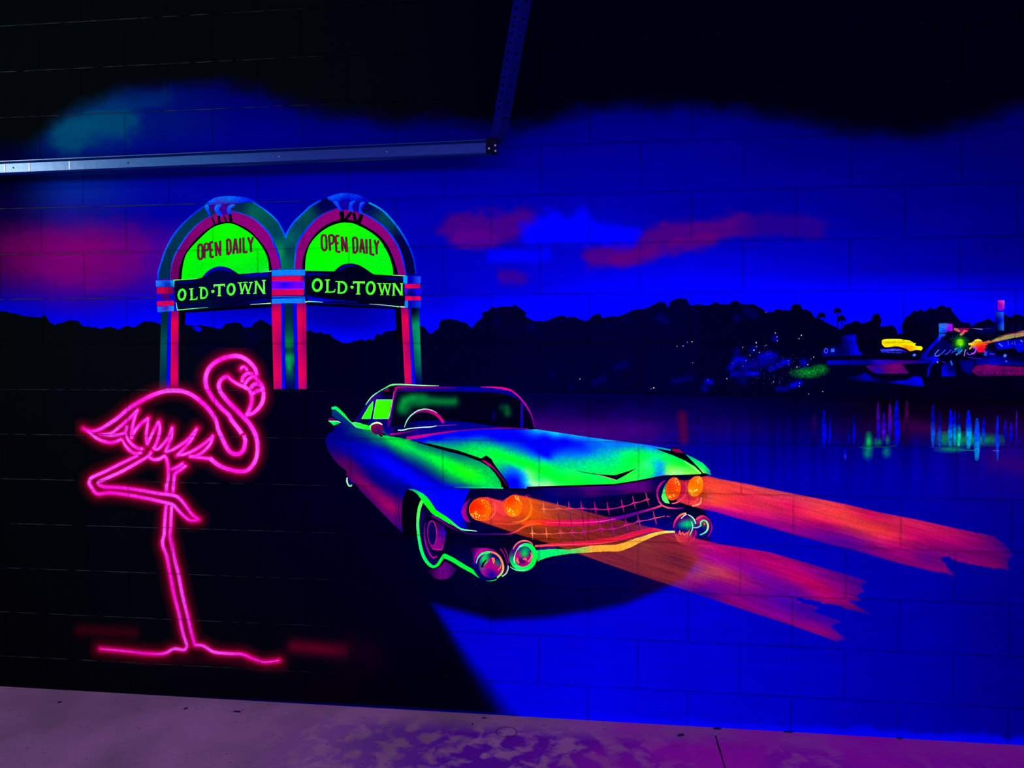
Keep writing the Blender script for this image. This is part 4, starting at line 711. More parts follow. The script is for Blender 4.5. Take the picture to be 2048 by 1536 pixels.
for ya, yb, col in ((140,228,CB),(234,306,[(560,yv(270),(206,0,70)),(600,yv(270),(220,0,70)),(606,yv(270),(120,0,70))]),(312,425,[(570,yv(320),(90,0,230)),(570,yv(370),(0,0,250)),(570,yv(420),(100,0,240))]),(430,518,[(560,yv(460),(190,0,80)),(600,yv(460),(206,0,76)),(580,yv(505),(200,0,76))]),(522,560,(0,20,170)),(562,632,CB)):
    xx = x1 - (2.5 if ya in (234, 312, 430) else 0); fill('collar_band', [(x0, yv(ya)+1), ((x0+x1)/2, yv(ya)), (xx, yv(ya)), (xx, yv(yb)), ((x0+x1)/2, yv(yb)), (x0, yv(yb)+1)], col, sg, 6.2, smooth=False, tex=(.15, 3, 3), step=2.5)
strokes('collar_trim', [([(x0, yv(540)), ((x0+x1)/2, yv(538)), (x1, yv(545))], 1.6, (20,110,255)), ([(x0, yv(428)), (x1 - 2, yv(424))], 1.6, (170,20,255)), ([(x0, yv(310)), (x1 - 2, yv(312))], 1.2, (150,20,220)), (S4([(205,315),(212,360),(208,430)]), 1.4, (60,50,255))], sg, 6.5)
collar(S4, [([(1655,235),(1718,232),(1716,345),(1660,345)], (0,140,255)), ([(1720,238),(1918,242),(1912,342),(1718,345)], [(S4(1780,290)+((0,0,170),)),(S4(1870,280)+((20,60,240),))]), ([(1678,352),(1906,350),(1904,415),(1682,412)], [(S4(1750,380)+((230,0,80),)),(S4(1880,400)+((170,0,90),))]), ([(1672,420),(1928,426),(1924,525),(1684,520)], [(S4(1700,470)+((60,10,220),)),(S4(1750,480)+((0,0,90),)),(S4(1860,470)+((20,0,240),))]), ([(1686,528),(1916,532),(1912,592),(1690,594)], [(S4(1750,560)+((220,0,80),)),(S4(1800,560)+((170,0,90),)),(S4(1880,540)+((230,0,80),))]), ([(1678,598),(1726,598),(1726,696),(1680,700)], (0,130,255)), ([(1726,602),(1922,600),(1918,695),(1728,700)], [(S4(1760,650)+((0,0,160),)),(S4(1890,640)+((0,40,230),))])])

# ================================================================ neon-style flamingo
fl = thing('painted_flamingo', 'tall pink painted flamingo outline like neon, standing on one leg', 'painted flamingo', F5(1110,850))
PK = [(250,40,240),(252,80,255),(248,10,205),(240,70,255),(246,10,215)]
head_back = F1([(1275,620),(1240,500),(1150,380),(1040,290),(920,235),(800,225),(680,245),(540,290),(400,370),(300,470),(240,590),(220,720),(240,860),(290,960),(360,1080),(450,1190),(560,1310),(700,1440)]) + F3([(1200,300),(1280,400),(1345,490)])
neck_in = F3([(1375,520),(1395,580),(1392,640),(1370,730),(1310,785),(1230,788),(1160,745),(1100,650),(1050,540),(1000,430),(970,310),(910,200),(820,90),(720,0)])
back = F2([(1890,292),(1780,215),(1650,165),(1500,155),(1380,165),(1280,195),(1150,250),(1020,320),(900,390),(800,470),(680,570),(560,650),(440,720),(320,748),(200,710)])
throat = F1([(670,640),(590,670),(520,740),(490,830),(520,940),(600,1060),(700,1180),(820,1300),(940,1420),(1030,1510)]) + F3([(1450,335),(1520,450),(1562,560),(1577,680),(1565,820),(1520,930),(1440,1020),(1340,1045),(1200,1025),(1060,980),(960,920),(880,850)])
chest = F3([(878,856),(760,845),(580,825)])
face = F1([(680,650),(780,740),(900,810),(1020,860),(1100,910),(1140,960),(1168,1060),(1165,1180),(1130,1290),(1080,1400),(1050,1440)])
beak = F1([(1050,1440),(1180,1400),(1290,1310),(1370,1200),(1405,1080),(1405,960),(1370,830),(1300,740),(1240,665),(1180,650),(1090,710),(1020,810)])
barcs = [F1([(970,760),(980,680),(1030,610),(1100,580),(1190,595)]), F1([(1150,900),(1165,850),(1230,800),(1310,810),(1380,860)]), F1([(1175,1005),(1240,960),(1320,925),(1390,925)])]
eye = F1([(945,500),(960,460),(1000,445),(1050,470),(1072,525)])
tail = [F2([(210,712),(290,770),(380,840),(480,890),(600,915),(700,890),(760,860)]), F2([(765,865),(810,950),(880,1030),(960,1075),(1050,1060)]), F2([(430,793),(600,778),(700,710),(800,625),(900,535),(1000,430)]), F2([(435,797),(600,812),(760,790),(820,755),(840,670)]), F2([(820,770),(850,870),(920,950),(1000,1000),(1070,1008)])]
wing = [F2([(1000,430),(960,520),(925,650),(905,780),(905,860)]), F2([(905,855),(950,750),(1040,640),(1155,555)]), F2([(1150,555),(1135,680),(1120,790),(1125,880),(1135,945)]), F2([(1135,945),(1190,820),(1250,700),(1305,605)]), F2([(1305,605),(1320,700),(1300,820),(1270,920),(1222,1010)]), F2([(1222,1012),(1290,1010),(1370,930),(1450,830),(1500,690)]), F2([(1502,690),(1490,820),(1450,930),(1400,1050)]), F2([(1398,1055),(1500,1022),(1620,950),(1740,860),(1860,710)]), F2([(1860,710),(1790,850),(1700,970),(1575,1102)]), F3([(392,812),(500,795),(650,735),(820,620),(932,520)]), F3([(934,520),(880,650),(780,755),(680,815),(578,826)])]
legs1 = [F4([(850,80),(600,200),(380,310),(200,390),(152,430),(140,490),(190,570),(260,640),(440,625),(700,655),(1000,710),(1200,755),(1360,800),(1430,870),(1520,960),(1620,1030),(1740,1015)]), F4([(1050,20),(1000,90),(800,210),(600,320),(400,410),(290,460),(270,490),(350,535),(600,550),(900,590),(1150,635),(1380,665),(1470,720),(1560,830),(1640,940),(1740,1015)])]
legs2 = [F2([(1150,1120),(1220,1160),(1310,1155),(1390,1115),(1430,1210),(1442,1320),(1440,1440),(1425,1520)]), F4([(1272,500),(1270,560),(1265,625)]), F2([(1470,1310),(1560,1280),(1660,1215)]), F2([(1700,1250),(1610,1320),(1540,1370),(1525,1450),(1520,1520)]), F4([(1372,490),(1368,560),(1362,622)]),
    F4([(1264,800),(1252,950),(1240,1100),(1235,1230),(1210,1340),(1225,1430)]) + F5([(976,292),(995,390),(1020,520),(1050,640),(1070,740),(1095,815)]), F4([(1345,822),(1335,1000),(1330,1120),(1320,1250),(1345,1380)]) + F5([(1022,310),(1045,400),(1070,530),(1100,650),(1120,740),(1140,812)])]
feet_w = [4.6,5,4.6,3.4,1.4]
feet = [F5([(1098,818),(1080,843),(1020,838),(960,865),(860,865),(720,850),(590,838)]), F5([(1140,815),(1190,820),(1250,855),(1330,865),(1420,870),(1480,895),(1550,915),(1632,906)])]
allst = [head_back, neck_in, back, throat, chest, face, beak, eye] + barcs + tail + wing + legs1 + legs2 + feet
cr_all = [crom(s_, step=6) for s_ in allst]
body_sil = crom(head_back[:19] + neck_in[::-1][:1], step=8)
def glow(u, v):
    d = np.full(u.shape, 1e9)
    for s_ in cr_all:
        su = [p[0] for p in s_]; sv = [p[1] for p in s_]; m = (u > min(su) - 24) & (u < max(su) + 24) & (v > min(sv) - 24) & (v < max(sv) + 24)
        if m.any(): d[m] = np.minimum(d[m], dist_poly(u[m], v[m], s_))
    nz = .85 + .3 * fbm(u / 9, v / 9, 5)
    a = 200 * np.exp(-(d / 6.6) ** 2) + 74 * np.exp(-(d / 12.5) ** 1.8); a = np.clip(a * nz, 0, 235); a[d > 26] = 0
    k = np.exp(-(d / 6.0) ** 2); return np.stack([150 + 90 * k, 0 * k, 44 + 96 * k, a], -1)
patch('glow', (150, 695, 620, 1345), glow, fl, 7, 1.7, 'soft crimson airbrushed halo')
fw = [6.2, 7.0, 7.2, 6.4, 7]
def tube(nm, paths, wd, lab=None): return strokes(nm, [(p, wd, [PK[(k + j) % 5] for j in range(max(4, len(p) // 3))]) for k, p in enumerate(paths)], fl, 8, soft=.22, tex=(.16, 2.4, 2.4), label=lab)
tube('neck_outline', [head_back, neck_in, throat], fw); tube('back_outline', [back], [6.5,7,7,6,6,3.4]); tube('chest_outline', [chest], [5,4.5,4.5]); tube('face_outline', [face], [3.4,6.4,6,6]); tube('beak', [beak] + barcs, [5,6.4,6.4,5.5,5]); tube('eye', [eye], [4,5,4.4])
for p in tail: tube('tail_feather', [p], [2.6,5.2,5.6,4.4])
for p in wing: tube('wing_feather', [p], [3.4,5,5.4,5])
for p in legs1: tube('raised_leg', [p], [4.4,5.6,5.6,5.4,5.2,3.4])
tube('standing_leg', legs2, [5,5.4,5.4,4.6]); 
for p in feet: tube('foot', [p], feet_w)

# ================================================================ painted convertible
car = thing('painted_car', 'painted blue and green fifties convertible with tail fins and four orange headlamps', 'painted car', (980, 1160))
def cp(K, L): return [K(a, b) + (c,) for a, b, c in L]
# ---- rear wheel well and front wheel
fill('wheel_arch', K4([(420,205),(370,230),(340,330),(320,430),(320,600),(330,800),(380,900),(560,900),(700,1000),(900,1000),(1100,900),(1250,830),(1050,740),(740,560),(640,340)]), (0,0,14), car, 9)
wl = thing('front_wheel', None, None, K4(760,850)); del wl['label']; del wl['category']; wl.parent = car; wl.location = Vector(wl.location) - Vector(car.location)
fill('tyre', K4([(640,340),(580,450),(552,620),(550,850),(575,980),(610,1110),(660,1230),(720,1320),(800,1350),(870,1290),(930,1190),(980,1080),(1000,900),(960,700),(860,560),(740,430)]), [K4(620,600)+((20,0,90),),K4(700,640)+((4,0,44),),K4(640,900)+((10,0,70),),K4(760,1250)+((14,0,84),),K4(700,450)+((0,0,24),),K4(900,1000)+((0,0,20),),K4(850,650)+((0,0,20),),K4(900,1150)+((0,0,40),)], wl, 9.4)
fill('tyre_tread', K4([(700,1390),(800,1370),(880,1340),(940,1270),(1000,1290),(1110,1385),(1060,1460),(960,1520),(850,1520),(760,1470)]), [K4(720,1420)+((20,0,50),),K4(950,1330)+((100,0,130),),K4(900,1470)+((110,0,130),),K4(1080,1390)+((50,0,84),),K4(990,1400)+((90,0,124),)], wl, 9.2, step=2.5)
fill('hub_cap', K4([(770,672),(850,690),(930,730),(965,850),(950,980),(905,1092),(765,1080),(720,980),(700,850),(720,720)]), [K4(850,900)+((116,0,134),),K4(940,850)+((50,0,190),),K4(880,720)+((40,0,70),),K4(860,1050)+((130,0,130),),K4(940,950)+((100,0,150),)], wl, 10, step=2.5)
fill('hub_centre', ell(K4(765,850), 66*K4.k, 182*K4.k, -2), (8,0,84), wl, 10.4)
strokes('wheel_trim', [(ell(K4(765,850), 66*K4.k, 182*K4.k, -2) + [ell(K4(765,850), 66*K4.k, 182*K4.k, -2)[0]], 1.9, [(190,20,150),(150,0,150),(180,0,160),(190,30,140)]), (K4([(770,1078),(905,1092),(948,960),(962,860)]), [2.6,2.6,1.8,1], [(200,10,150),(200,10,150),(90,0,160)], False),
    (K4([(665,690),(650,800),(660,940),(690,1060),(740,1170),(790,1208),(840,1180)]), [.8,2.4,3,3,3.2,3,1.4], [(60,0,110),(150,0,150),(180,0,150),(200,0,150)])], wl, 10.8)
strokes('whitewall', [(K4([(655,335),(608,400),(575,500),(558,620),(555,750),(565,870),(580,970),(605,1090),(645,1200),(700,1285),(760,1333),(800,1338),(850,1305),(900,1230),(945,1165)]), [5,7,6.4,6,5.6,5.6,6,6.4,6.6,6.4,5.6,5,5.4,6.2,7], [(60,250,60),(90,255,90),(40,250,110),(0,250,110),(0,250,90),(0,250,40),(0,250,70)])], wl, 11, label='glowing green wheel rim')
# ---- body side
side = [(668.7,855.5),(676,850),(683.7,845.2),(705.6,846.6),(712.5,853.4),(741,861.6),(760.3,870),(779.5,871.2),(800,872.4),(813.6,874.6),(820.5,879.4),(853.3,889.7),(891.6,898.6),(920,906.8),(942,914),(962.5,920.4),(973.5,929.3),(987,942.3),(996.7,954.6),(1001.5,965),(1003.4,970.5),(1006,976.7),(970,977.5),(941.8,977.5),(935,988.3),(928,1007),(926,1024),(930,1040),(941.8,1057),(930,1060),(921.3,1060),(903.6,1050),(880,1038),(862,1026),(856,1010),(846,993),(832,984),(817.4,978),(813,980),(807.6,991.4),(804,1011),(802.9,1040.6),(807,1066),(800,1060),(792,1053.5),(769,1030),(745.5,1005.5),(722,982),(711.5,966.8),(706,966),(701,961),(697,955),(693,950),(693.9,943),(690,939),(679.7,931),(666,916),(656.4,900),(651.6,885),(651.6,875),(657,867),(667,863)]
sidec = [(675,862,(0,0,120)),(655,882,(0,0,120)),(663,903,(24,0,110)),(690,890,(0,0,160)),(700,870,(0,14,120)),(720,868,(0,50,110)),(735,880,(0,30,124)),(675,922,(64,0,90)),(690,927,(70,0,90)),(700,960,(66,0,92)),(706,925,(60,0,100)),(720,960,(110,0,95)),(735,972,(124,0,92)),(722,978,(70,0,96)),(745,1003,(70,0,96)),(765,1000,(140,0,96)),(781,1017,(160,0,92)),(772,1030,(84,0,110)),(793,1048,(70,0,110)),(760,1012,(100,0,100)),(797,1010,(100,0,110)),(800,1030,(90,0,110)),(806,1060,(30,0,110)),(803,1000,(50,0,110)),
    (720,925,(0,0,150)),(750,960,(0,0,128)),(780,978,(0,0,130)),(797,988,(0,0,136)),(735,945,(20,0,120)),(760,940,(0,0,170)),(740,903,(0,0,200)),(775,927,(0,0,252)),(800,945,(0,0,255)),(830,962,(0,0,255)),(860,985,(0,0,255)),(845,972,(0,0,255)),(900,1010,(0,0,255)),(925,1000,(0,0,255)),(915,1040,(0,0,255)),(880,1018,(0,0,250)),(932,1050,(0,0,170)),(905,990,(0,0,255)),(815,975,(0,0,150)),
    (768,902,(0,0,190)),(800,921,(0,0,178)),(830,937,(0,0,168)),(870,962,(0,0,180)),(905,977,(0,0,226)),(940,980,(0,0,200)),(770,893,(0,50,130)),(795,907,(0,60,120)),(820,918,(0,70,120)),(850,933,(0,70,112)),(880,951,(0,80,110)),(903,964,(0,96,112)),
    (780,882,(0,200,64)),(805,888,(0,222,60)),(830,901,(0,210,80)),(858,913,(0,232,60)),(882,921,(0,250,50)),(900,929,(0,255,34)),(922,938,(14,255,26)),(940,947,(30,255,20)),(958,957,(0,252,40)),(972,966,(0,230,70)),(985,962,(0,200,74)),(995,970,(0,206,76)),(840,893,(0,120,92)),(880,904,(0,124,104)),(920,914,(0,112,112)),(950,926,(0,156,92)),(972,940,(0,190,80)),(935,966,(0,180,70)),(915,960,(0,150,90)),(765,878,(0,130,90)),(750,883,(0,76,110)),(760,873,(0,150,90)),(745,868,(0,110,90)),(860,925,(0,160,84)),(830,911,(0,140,100))]
fill('body_side', side, sidec, car, 12, smooth=False, step=2.6, tex=(.10, 6, 3, .4), flow=(.46, .42))
strokes('door_seam', [(K7([(545,120),(540,300),(560,480)]), [.6,1.6,.6], (20,0,60,150)), (K7([(1340,760),(1345,1000),(1350,1300)]), [1,2.2,1], (34,0,90,200)), (K7([(1050,570),(1400,590),(1560,600)]), [.6,1.4,.6], (0,0,150,150))], car, 12.4)
fill('rear_wheel_arch', K7([(462,430),(500,490),(570,580),(560,600),(500,570)]), (0,0,120), car, 11.8)
strokes('rear_whitewall', [(K7([(468,470),(462,520),(475,570),(500,610),(530,615),(548,592)]), [2.2,3,2.6,3.2,3,2], (170,255,190))], car, 12.6)
# ---- tail fin, tail lamp, rear deck
fill('tail_fin', K1([(178,460),(250,468),(370,580),(480,690),(540,735),(640,760),(600,800),(440,815),(300,820),(195,810),(205,740),(320,668),(250,615),(178,555)]), [K1(210,520)+((0,46,112),),K1(320,620)+((0,34,120),),K1(420,720)+((0,26,120),),K1(300,740)+((0,0,120),),K1(560,770)+((0,60,110),),K1(230,790)+((0,0,120),)], car, 12.6, smooth=False)
fill('tail_fin_edge', K1([(172,430),(240,420),(290,460),(360,530),(430,620),(480,665),(540,720),(520,722),(450,660),(360,580),(270,500),(225,465),(175,468)]), [K1(200,440)+((0,240,110),),K1(330,520)+((20,255,70),),K1(430,630)+((30,250,80),),K1(510,700)+((90,255,140),)], car, 13, smooth=False)
tlmp = fill('tail_lamp', K1([(118,600),(180,585),(230,610),(272,638),(130,632)]), (86,0,88), car, 13.2, smooth=False)
fill('tail_lamp_lens', K1([(130,636),(262,640),(305,662),(210,706)]), [K1(180,655)+((0,255,80),),K1(260,660)+((0,180,100),),K1(210,695)+((0,220,90),)], tlmp, 13.4, smooth=False)
strokes('tail_lamp_trim', [(K1([(128,634),(262,640),(308,660)]), [1.2,1.6,1], (170,240,180)), (K1([(215,708),(320,670)]), [2.4,1.4], (0,0,12))], tlmp, 13.6, smooth=False)
fill('rear_deck', K1([(485,655),(560,665),(650,682),(742,703),(750,770),(640,755),(530,728),(500,700)]), [K1(540,690)+((30,255,60),),K1(680,720)+((30,255,40),),K1(720,750)+((0,240,50),)], car, 13.2, smooth=False)
strokes('rear_deck_edge', [(K1([(478,658),(560,660),(650,676),(740,702)]), [1,2,1.6,1.2], (110,255,150)), (K1([(490,668),(530,720),(640,750)]), [1.4,2,1], (100,255,140))], car, 13.5)
# ---- cabin
cab = K1([(505,645),(560,560),(630,455),(700,370),(780,262),(900,180),(1070,106),(1300,106),(1700,122),(2048,130)]) + K2([(700,138),(1000,142),(1110,165),(1210,202),(1330,310),(1450,480),(1540,680),(1545,770),(1400,770),(1000,758),(400,800),(0,860)]) + K1([(1450,905),(1310,905),(1250,880),(1020,862),(900,800),(740,710)])
fill('roof', cab, [K1(560,610)+((20,0,110),),K1(700,420)+((24,0,110),),K1(800,300)+((50,0,110),),K1(900,260)+((10,0,100),),K1(950,220)+((0,0,14),),K1(1040,180)+((0,0,12),),K1(780,500)+((0,0,60),),K1(760,620)+((0,0,120),),K1(650,640)+((0,0,30),),K1(900,660)+((10,0,100),),K1(1000,720)+((0,0,120),),K1(960,790)+((0,0,130),),K1(930,810)+((0,90,90),),K1(1200,160)+((50,0,110),),K1(1500,175)+((20,0,130),),K1(1900,180)+((4,0,134),),K2(400,175)+((0,0,140),),K2(800,180)+((0,0,150),),K2(1150,240)+((0,0,140),),K2(1400,450)+((10,0,90),),K2(1450,650)+((0,0,26),),K1(1500,800)+((4,0,140),),K2(400,740)+((0,0,140),),K2(900,720)+((0,0,120),),K1(1200,850)+((60,0,120),)], car, 13.8, smooth=False, step=3)
wsh = [K1(*p) for p in [(1150,205),(1500,205),(2048,208)]] + K2([(700,212),(900,212),(1100,240),(1250,290),(1325,345),(1325,735),(1050,722),(500,650),(150,628)]) + K1([(1560,632),(1300,650),(1180,690),(1040,745),(1060,600),(1090,420)])
fill('windshield', wsh, (0,0,24), car, 14.4, smooth=False, step=3, sprays=[(K1([(1215,440),(1250,350),(1350,315),(1500,325)]), 11, (0,150,60), 1), (K1([(1500,335),(1700,345),(1880,355),(1960,350)]), 9, (0,110,48), .95), (K1([(1420,350),(1330,380),(1230,480)]), 9, (0,90,44), .7), (K2([(1120,450),(1135,520)]), 7, (0,84,44), .9), (K2([(1060,440)]), 7, (0,50,34), .8), (K2([(930,520),(930,600)]), 3, (0,0,110), .9)])
fill('quarter_glass', K2([(1370,400),(1400,450),(1450,560),(1500,735),(1370,735)]), (0,0,26), car, 14.4, smooth=False)
strokes('windshield_frame', [(K1([(1120,140),(1095,230),(1070,330),(1040,480),(1015,620),(1000,720)]), [4.4,4,4.4,4.6,4.4,3], [(170,0,120),(140,0,120),(100,0,100),(110,0,110),(70,0,110)]), (K1([(1105,150),(1200,138),(1400,140),(1700,148),(2000,152)]), [4,4,3.6,4,3], [(160,0,110),(140,0,100),(110,0,90),(90,0,110),(40,0,120)]),
    (K2([(740,138),(950,144),(1100,165),(1210,203),(1330,310),(1440,462),(1500,600),(1535,735)]), [1,3.2,4.6,3.6,2.6,2.8,3,4], [(190,20,160),(214,10,140),(210,0,140),(200,10,150),(190,10,160),(110,0,130),(70,0,130)]), (K2([(1345,360),(1342,735)]), [5.6,6], [(44,0,140),(0,0,160)]), (K1([(1085,200),(1060,380),(1020,580)]), [1,1.2,1], (190,60,190))], car, 15)
fill('dashboard', K1([(1090,745),(1180,690),(1300,650),(1560,630),(1800,635),(2048,650)]) + K2([(700,690),(1050,722),(400,780),(0,845)]) + K1([(1300,905),(1050,860)]), [K1(1500,660)+((0,0,116),),K1(1300,720)+((0,0,60),),K1(1600,700)+((0,0,120),),K1(1400,800)+((20,0,130),),K2(500,730)+((0,0,136),)], car, 14.8, smooth=False)
strokes('wiper', [(K1([(1142,770),(1220,768),(1300,748),(1500,728),(1620,722),(1710,706)]), [2.2,2.4,1.8,1.8,2.2,1.2], [(170,255,230),(200,255,230),(210,240,240)]), (K1([(1710,706),(1850,698),(2000,690)]), [1.4,1.2,.8], (130,30,170))], car, 15.2)
strokes('cowl_trim', [(K1([(1028,832),(1140,818),(1300,790),(1450,755)]), [3.4,3.6,2,.8], [(200,0,140),(120,0,120),(70,0,130)]), (K1([(1262,878),(1330,885),(1420,868),(1600,840),(1800,808),(2048,778)]) + K2([(700,757),(1000,742),(1200,742),(1450,752)]), [3,7,6.5,5,4,3,2.6,2.6,2.4,1.6], [(190,0,140),(200,0,140),(190,0,140),(150,0,130),(120,0,120),(150,10,140),(110,0,120)])], car, 15.6)
sw = strokes('steering_wheel', [(K1([(1345,560),(1440,508),(1560,492),(1680,525),(1760,590),(1808,662)]), [1,3.4,4.6,6.4,6.2,5.6], [(50,0,80),(120,0,110),(160,0,120),(200,0,120),(190,0,120)])], car, 15.6)
strokes('wheel_rim_light', [(K1([(1238,728),(1270,640),(1330,558),(1430,487),(1540,462),(1640,480),(1720,520)]), [1,2,2.2,2.4,2.4,1.8,.6], [(120,240,180),(150,240,210),(190,200,190),(220,130,200)])], sw, 16)
fill('side_window', K1([(615,600),(660,520),(720,420),(778,352),(770,450),(742,600)]), [K1(700,540)+((40,255,0),),K1(740,450)+((40,255,0),),K1(650,590)+((40,255,20),)], car, 14.6, smooth=False, tex=(.12,4,9)); fill('side_window', K1([(832,325),(1058,328),(1040,460),(1003,598),(782,600),(800,480)]), [K1(870,400)+((60,246,0),),K1(950,400)+((50,240,0),),K1(900,550)+((50,255,0),),K1(980,560)+((60,255,0),)], car, 14.6, smooth=False, tex=(.14,4,9))
strokes('side_window_trim', [(K1([(612,602),(660,520),(720,420),(780,348),(768,470),(740,600),(612,602)]), 1.4, (80,240,120), False), (K1([(830,326),(1060,326),(1042,460),(1003,600),(780,602),(800,480),(830,326)]), 1.5, (100,250,140), False)], car, 15)
strokes('roof_edge', [(K1([(672,400),(720,330),(780,265),(870,203),(960,152),(1070,105),(1300,106),(1500,116),(1740,122)]), [1,1.8,2.2,1.6,2,3,2.4,2,.6], [(100,255,190),(170,255,210),(120,240,170),(70,250,130),(120,255,140),(190,255,190),(150,230,190)])], car, 15.4)
fill('rear_light_patch', K1([(915,200),(960,172),(1012,148),(1002,202)]), (118,0,92), car, 15, smooth=False)
mi = fill('wing_mirror', ell(K1(838,748), 88*K1.k, 86*K1.k), [K1(790,720)+((130,0,66),),K1(838,760)+((60,0,88),),K1(900,740)+((100,0,80),),K1(850,800)+((70,0,84),)], car, 15.8)
strokes('mirror_rim', [(K1([(738,745),(742,705),(780,675),(830,660),(880,668),(915,692)]), [2.4,2.4,3,3.4,3.2,1.8], [(140,240,130),(220,255,200),(255,240,220)]), (K1([(742,750),(752,790)]), [2,.8], (60,190,70))], mi, 16)
strokes('mirror_stem', [(K1([(880,825),(912,858)]), [5,5], (0,0,10)), (K1([(895,820),(915,845)]), [2.4,2], (150,0,110))], mi, 15.9)
# ---- nose panel behind grille and lamps
nose = [(941.8,977.3),(1006,976),(1052,976),(1054,973),(1080,971),(1231,966.5),(1278,959),(1326,950),(1405,947.5),(1414,952),(1420,962),(1418,985),(1409,1003),(1406,1016.6),(1411,1027),(1422,1040),(1424,1052),(1419.8,1068),(1408,1078),(1395,1079),(1385,1086),(1368,1088),(1352,1078),(1343,1067),(1324,1068.5),(1303.6,1074),(1283,1082),(1255.7,1095.9),(1236.6,1102.7),(1187,1104),(1160,1104.7),(1132,1107),(1105,1114),(1077.7,1123.6),(1068,1131.8),(1043.6,1141),(1023,1134.6),(1015,1147),(1004,1153.7),(987.5,1160),(965.6,1160),(924,1130),(892,1109),(888,1090),(892,1066),(887,1048),(872,1040),(861,1028),(880,1038),(903.6,1050),(921.3,1058),(936,1058),(929,1040),(925,1024),(928,1007),(935,988)]
fill('front_panel', nose, [(1000,984,(10,0,70)),(960,985,(0,0,50)),(1060,982,(0,0,60)),(1120,982,(24,0,104)),(1180,982,(74,0,114)),(1250,975,(76,0,120)),(1290,982,(84,0,112)),(1310,962,(10,0,84)),(1370,955,(0,0,50)),(1100,996,(0,0,110)),(1160,998,(0,0,90)),(1230,992,(20,0,100)),(1200,1012,(0,0,56)),(1250,1030,(0,0,44)),(1300,1000,(0,0,50)),(1296,1046,(0,0,130)),(1320,1040,(0,0,104)),(1340,1030,(0,0,70)),(1390,1022,(0,0,34)),(1410,1060,(0,0,90)),(1400,1080,(20,0,90)),(1080,1060,(0,0,40)),(950,1090,(0,0,34)),(900,1080,(0,0,34)),(930,1115,(0,0,70)),(1010,1080,(0,0,34)),(960,1060,(0,0,60)),(1250,1060,(0,0,50)),(1170,1040,(10,0,44)),(1345,1055,(0,0,120)),(1250,1085,(60,0,60))], car, 12.8, smooth=False, step=3.5)
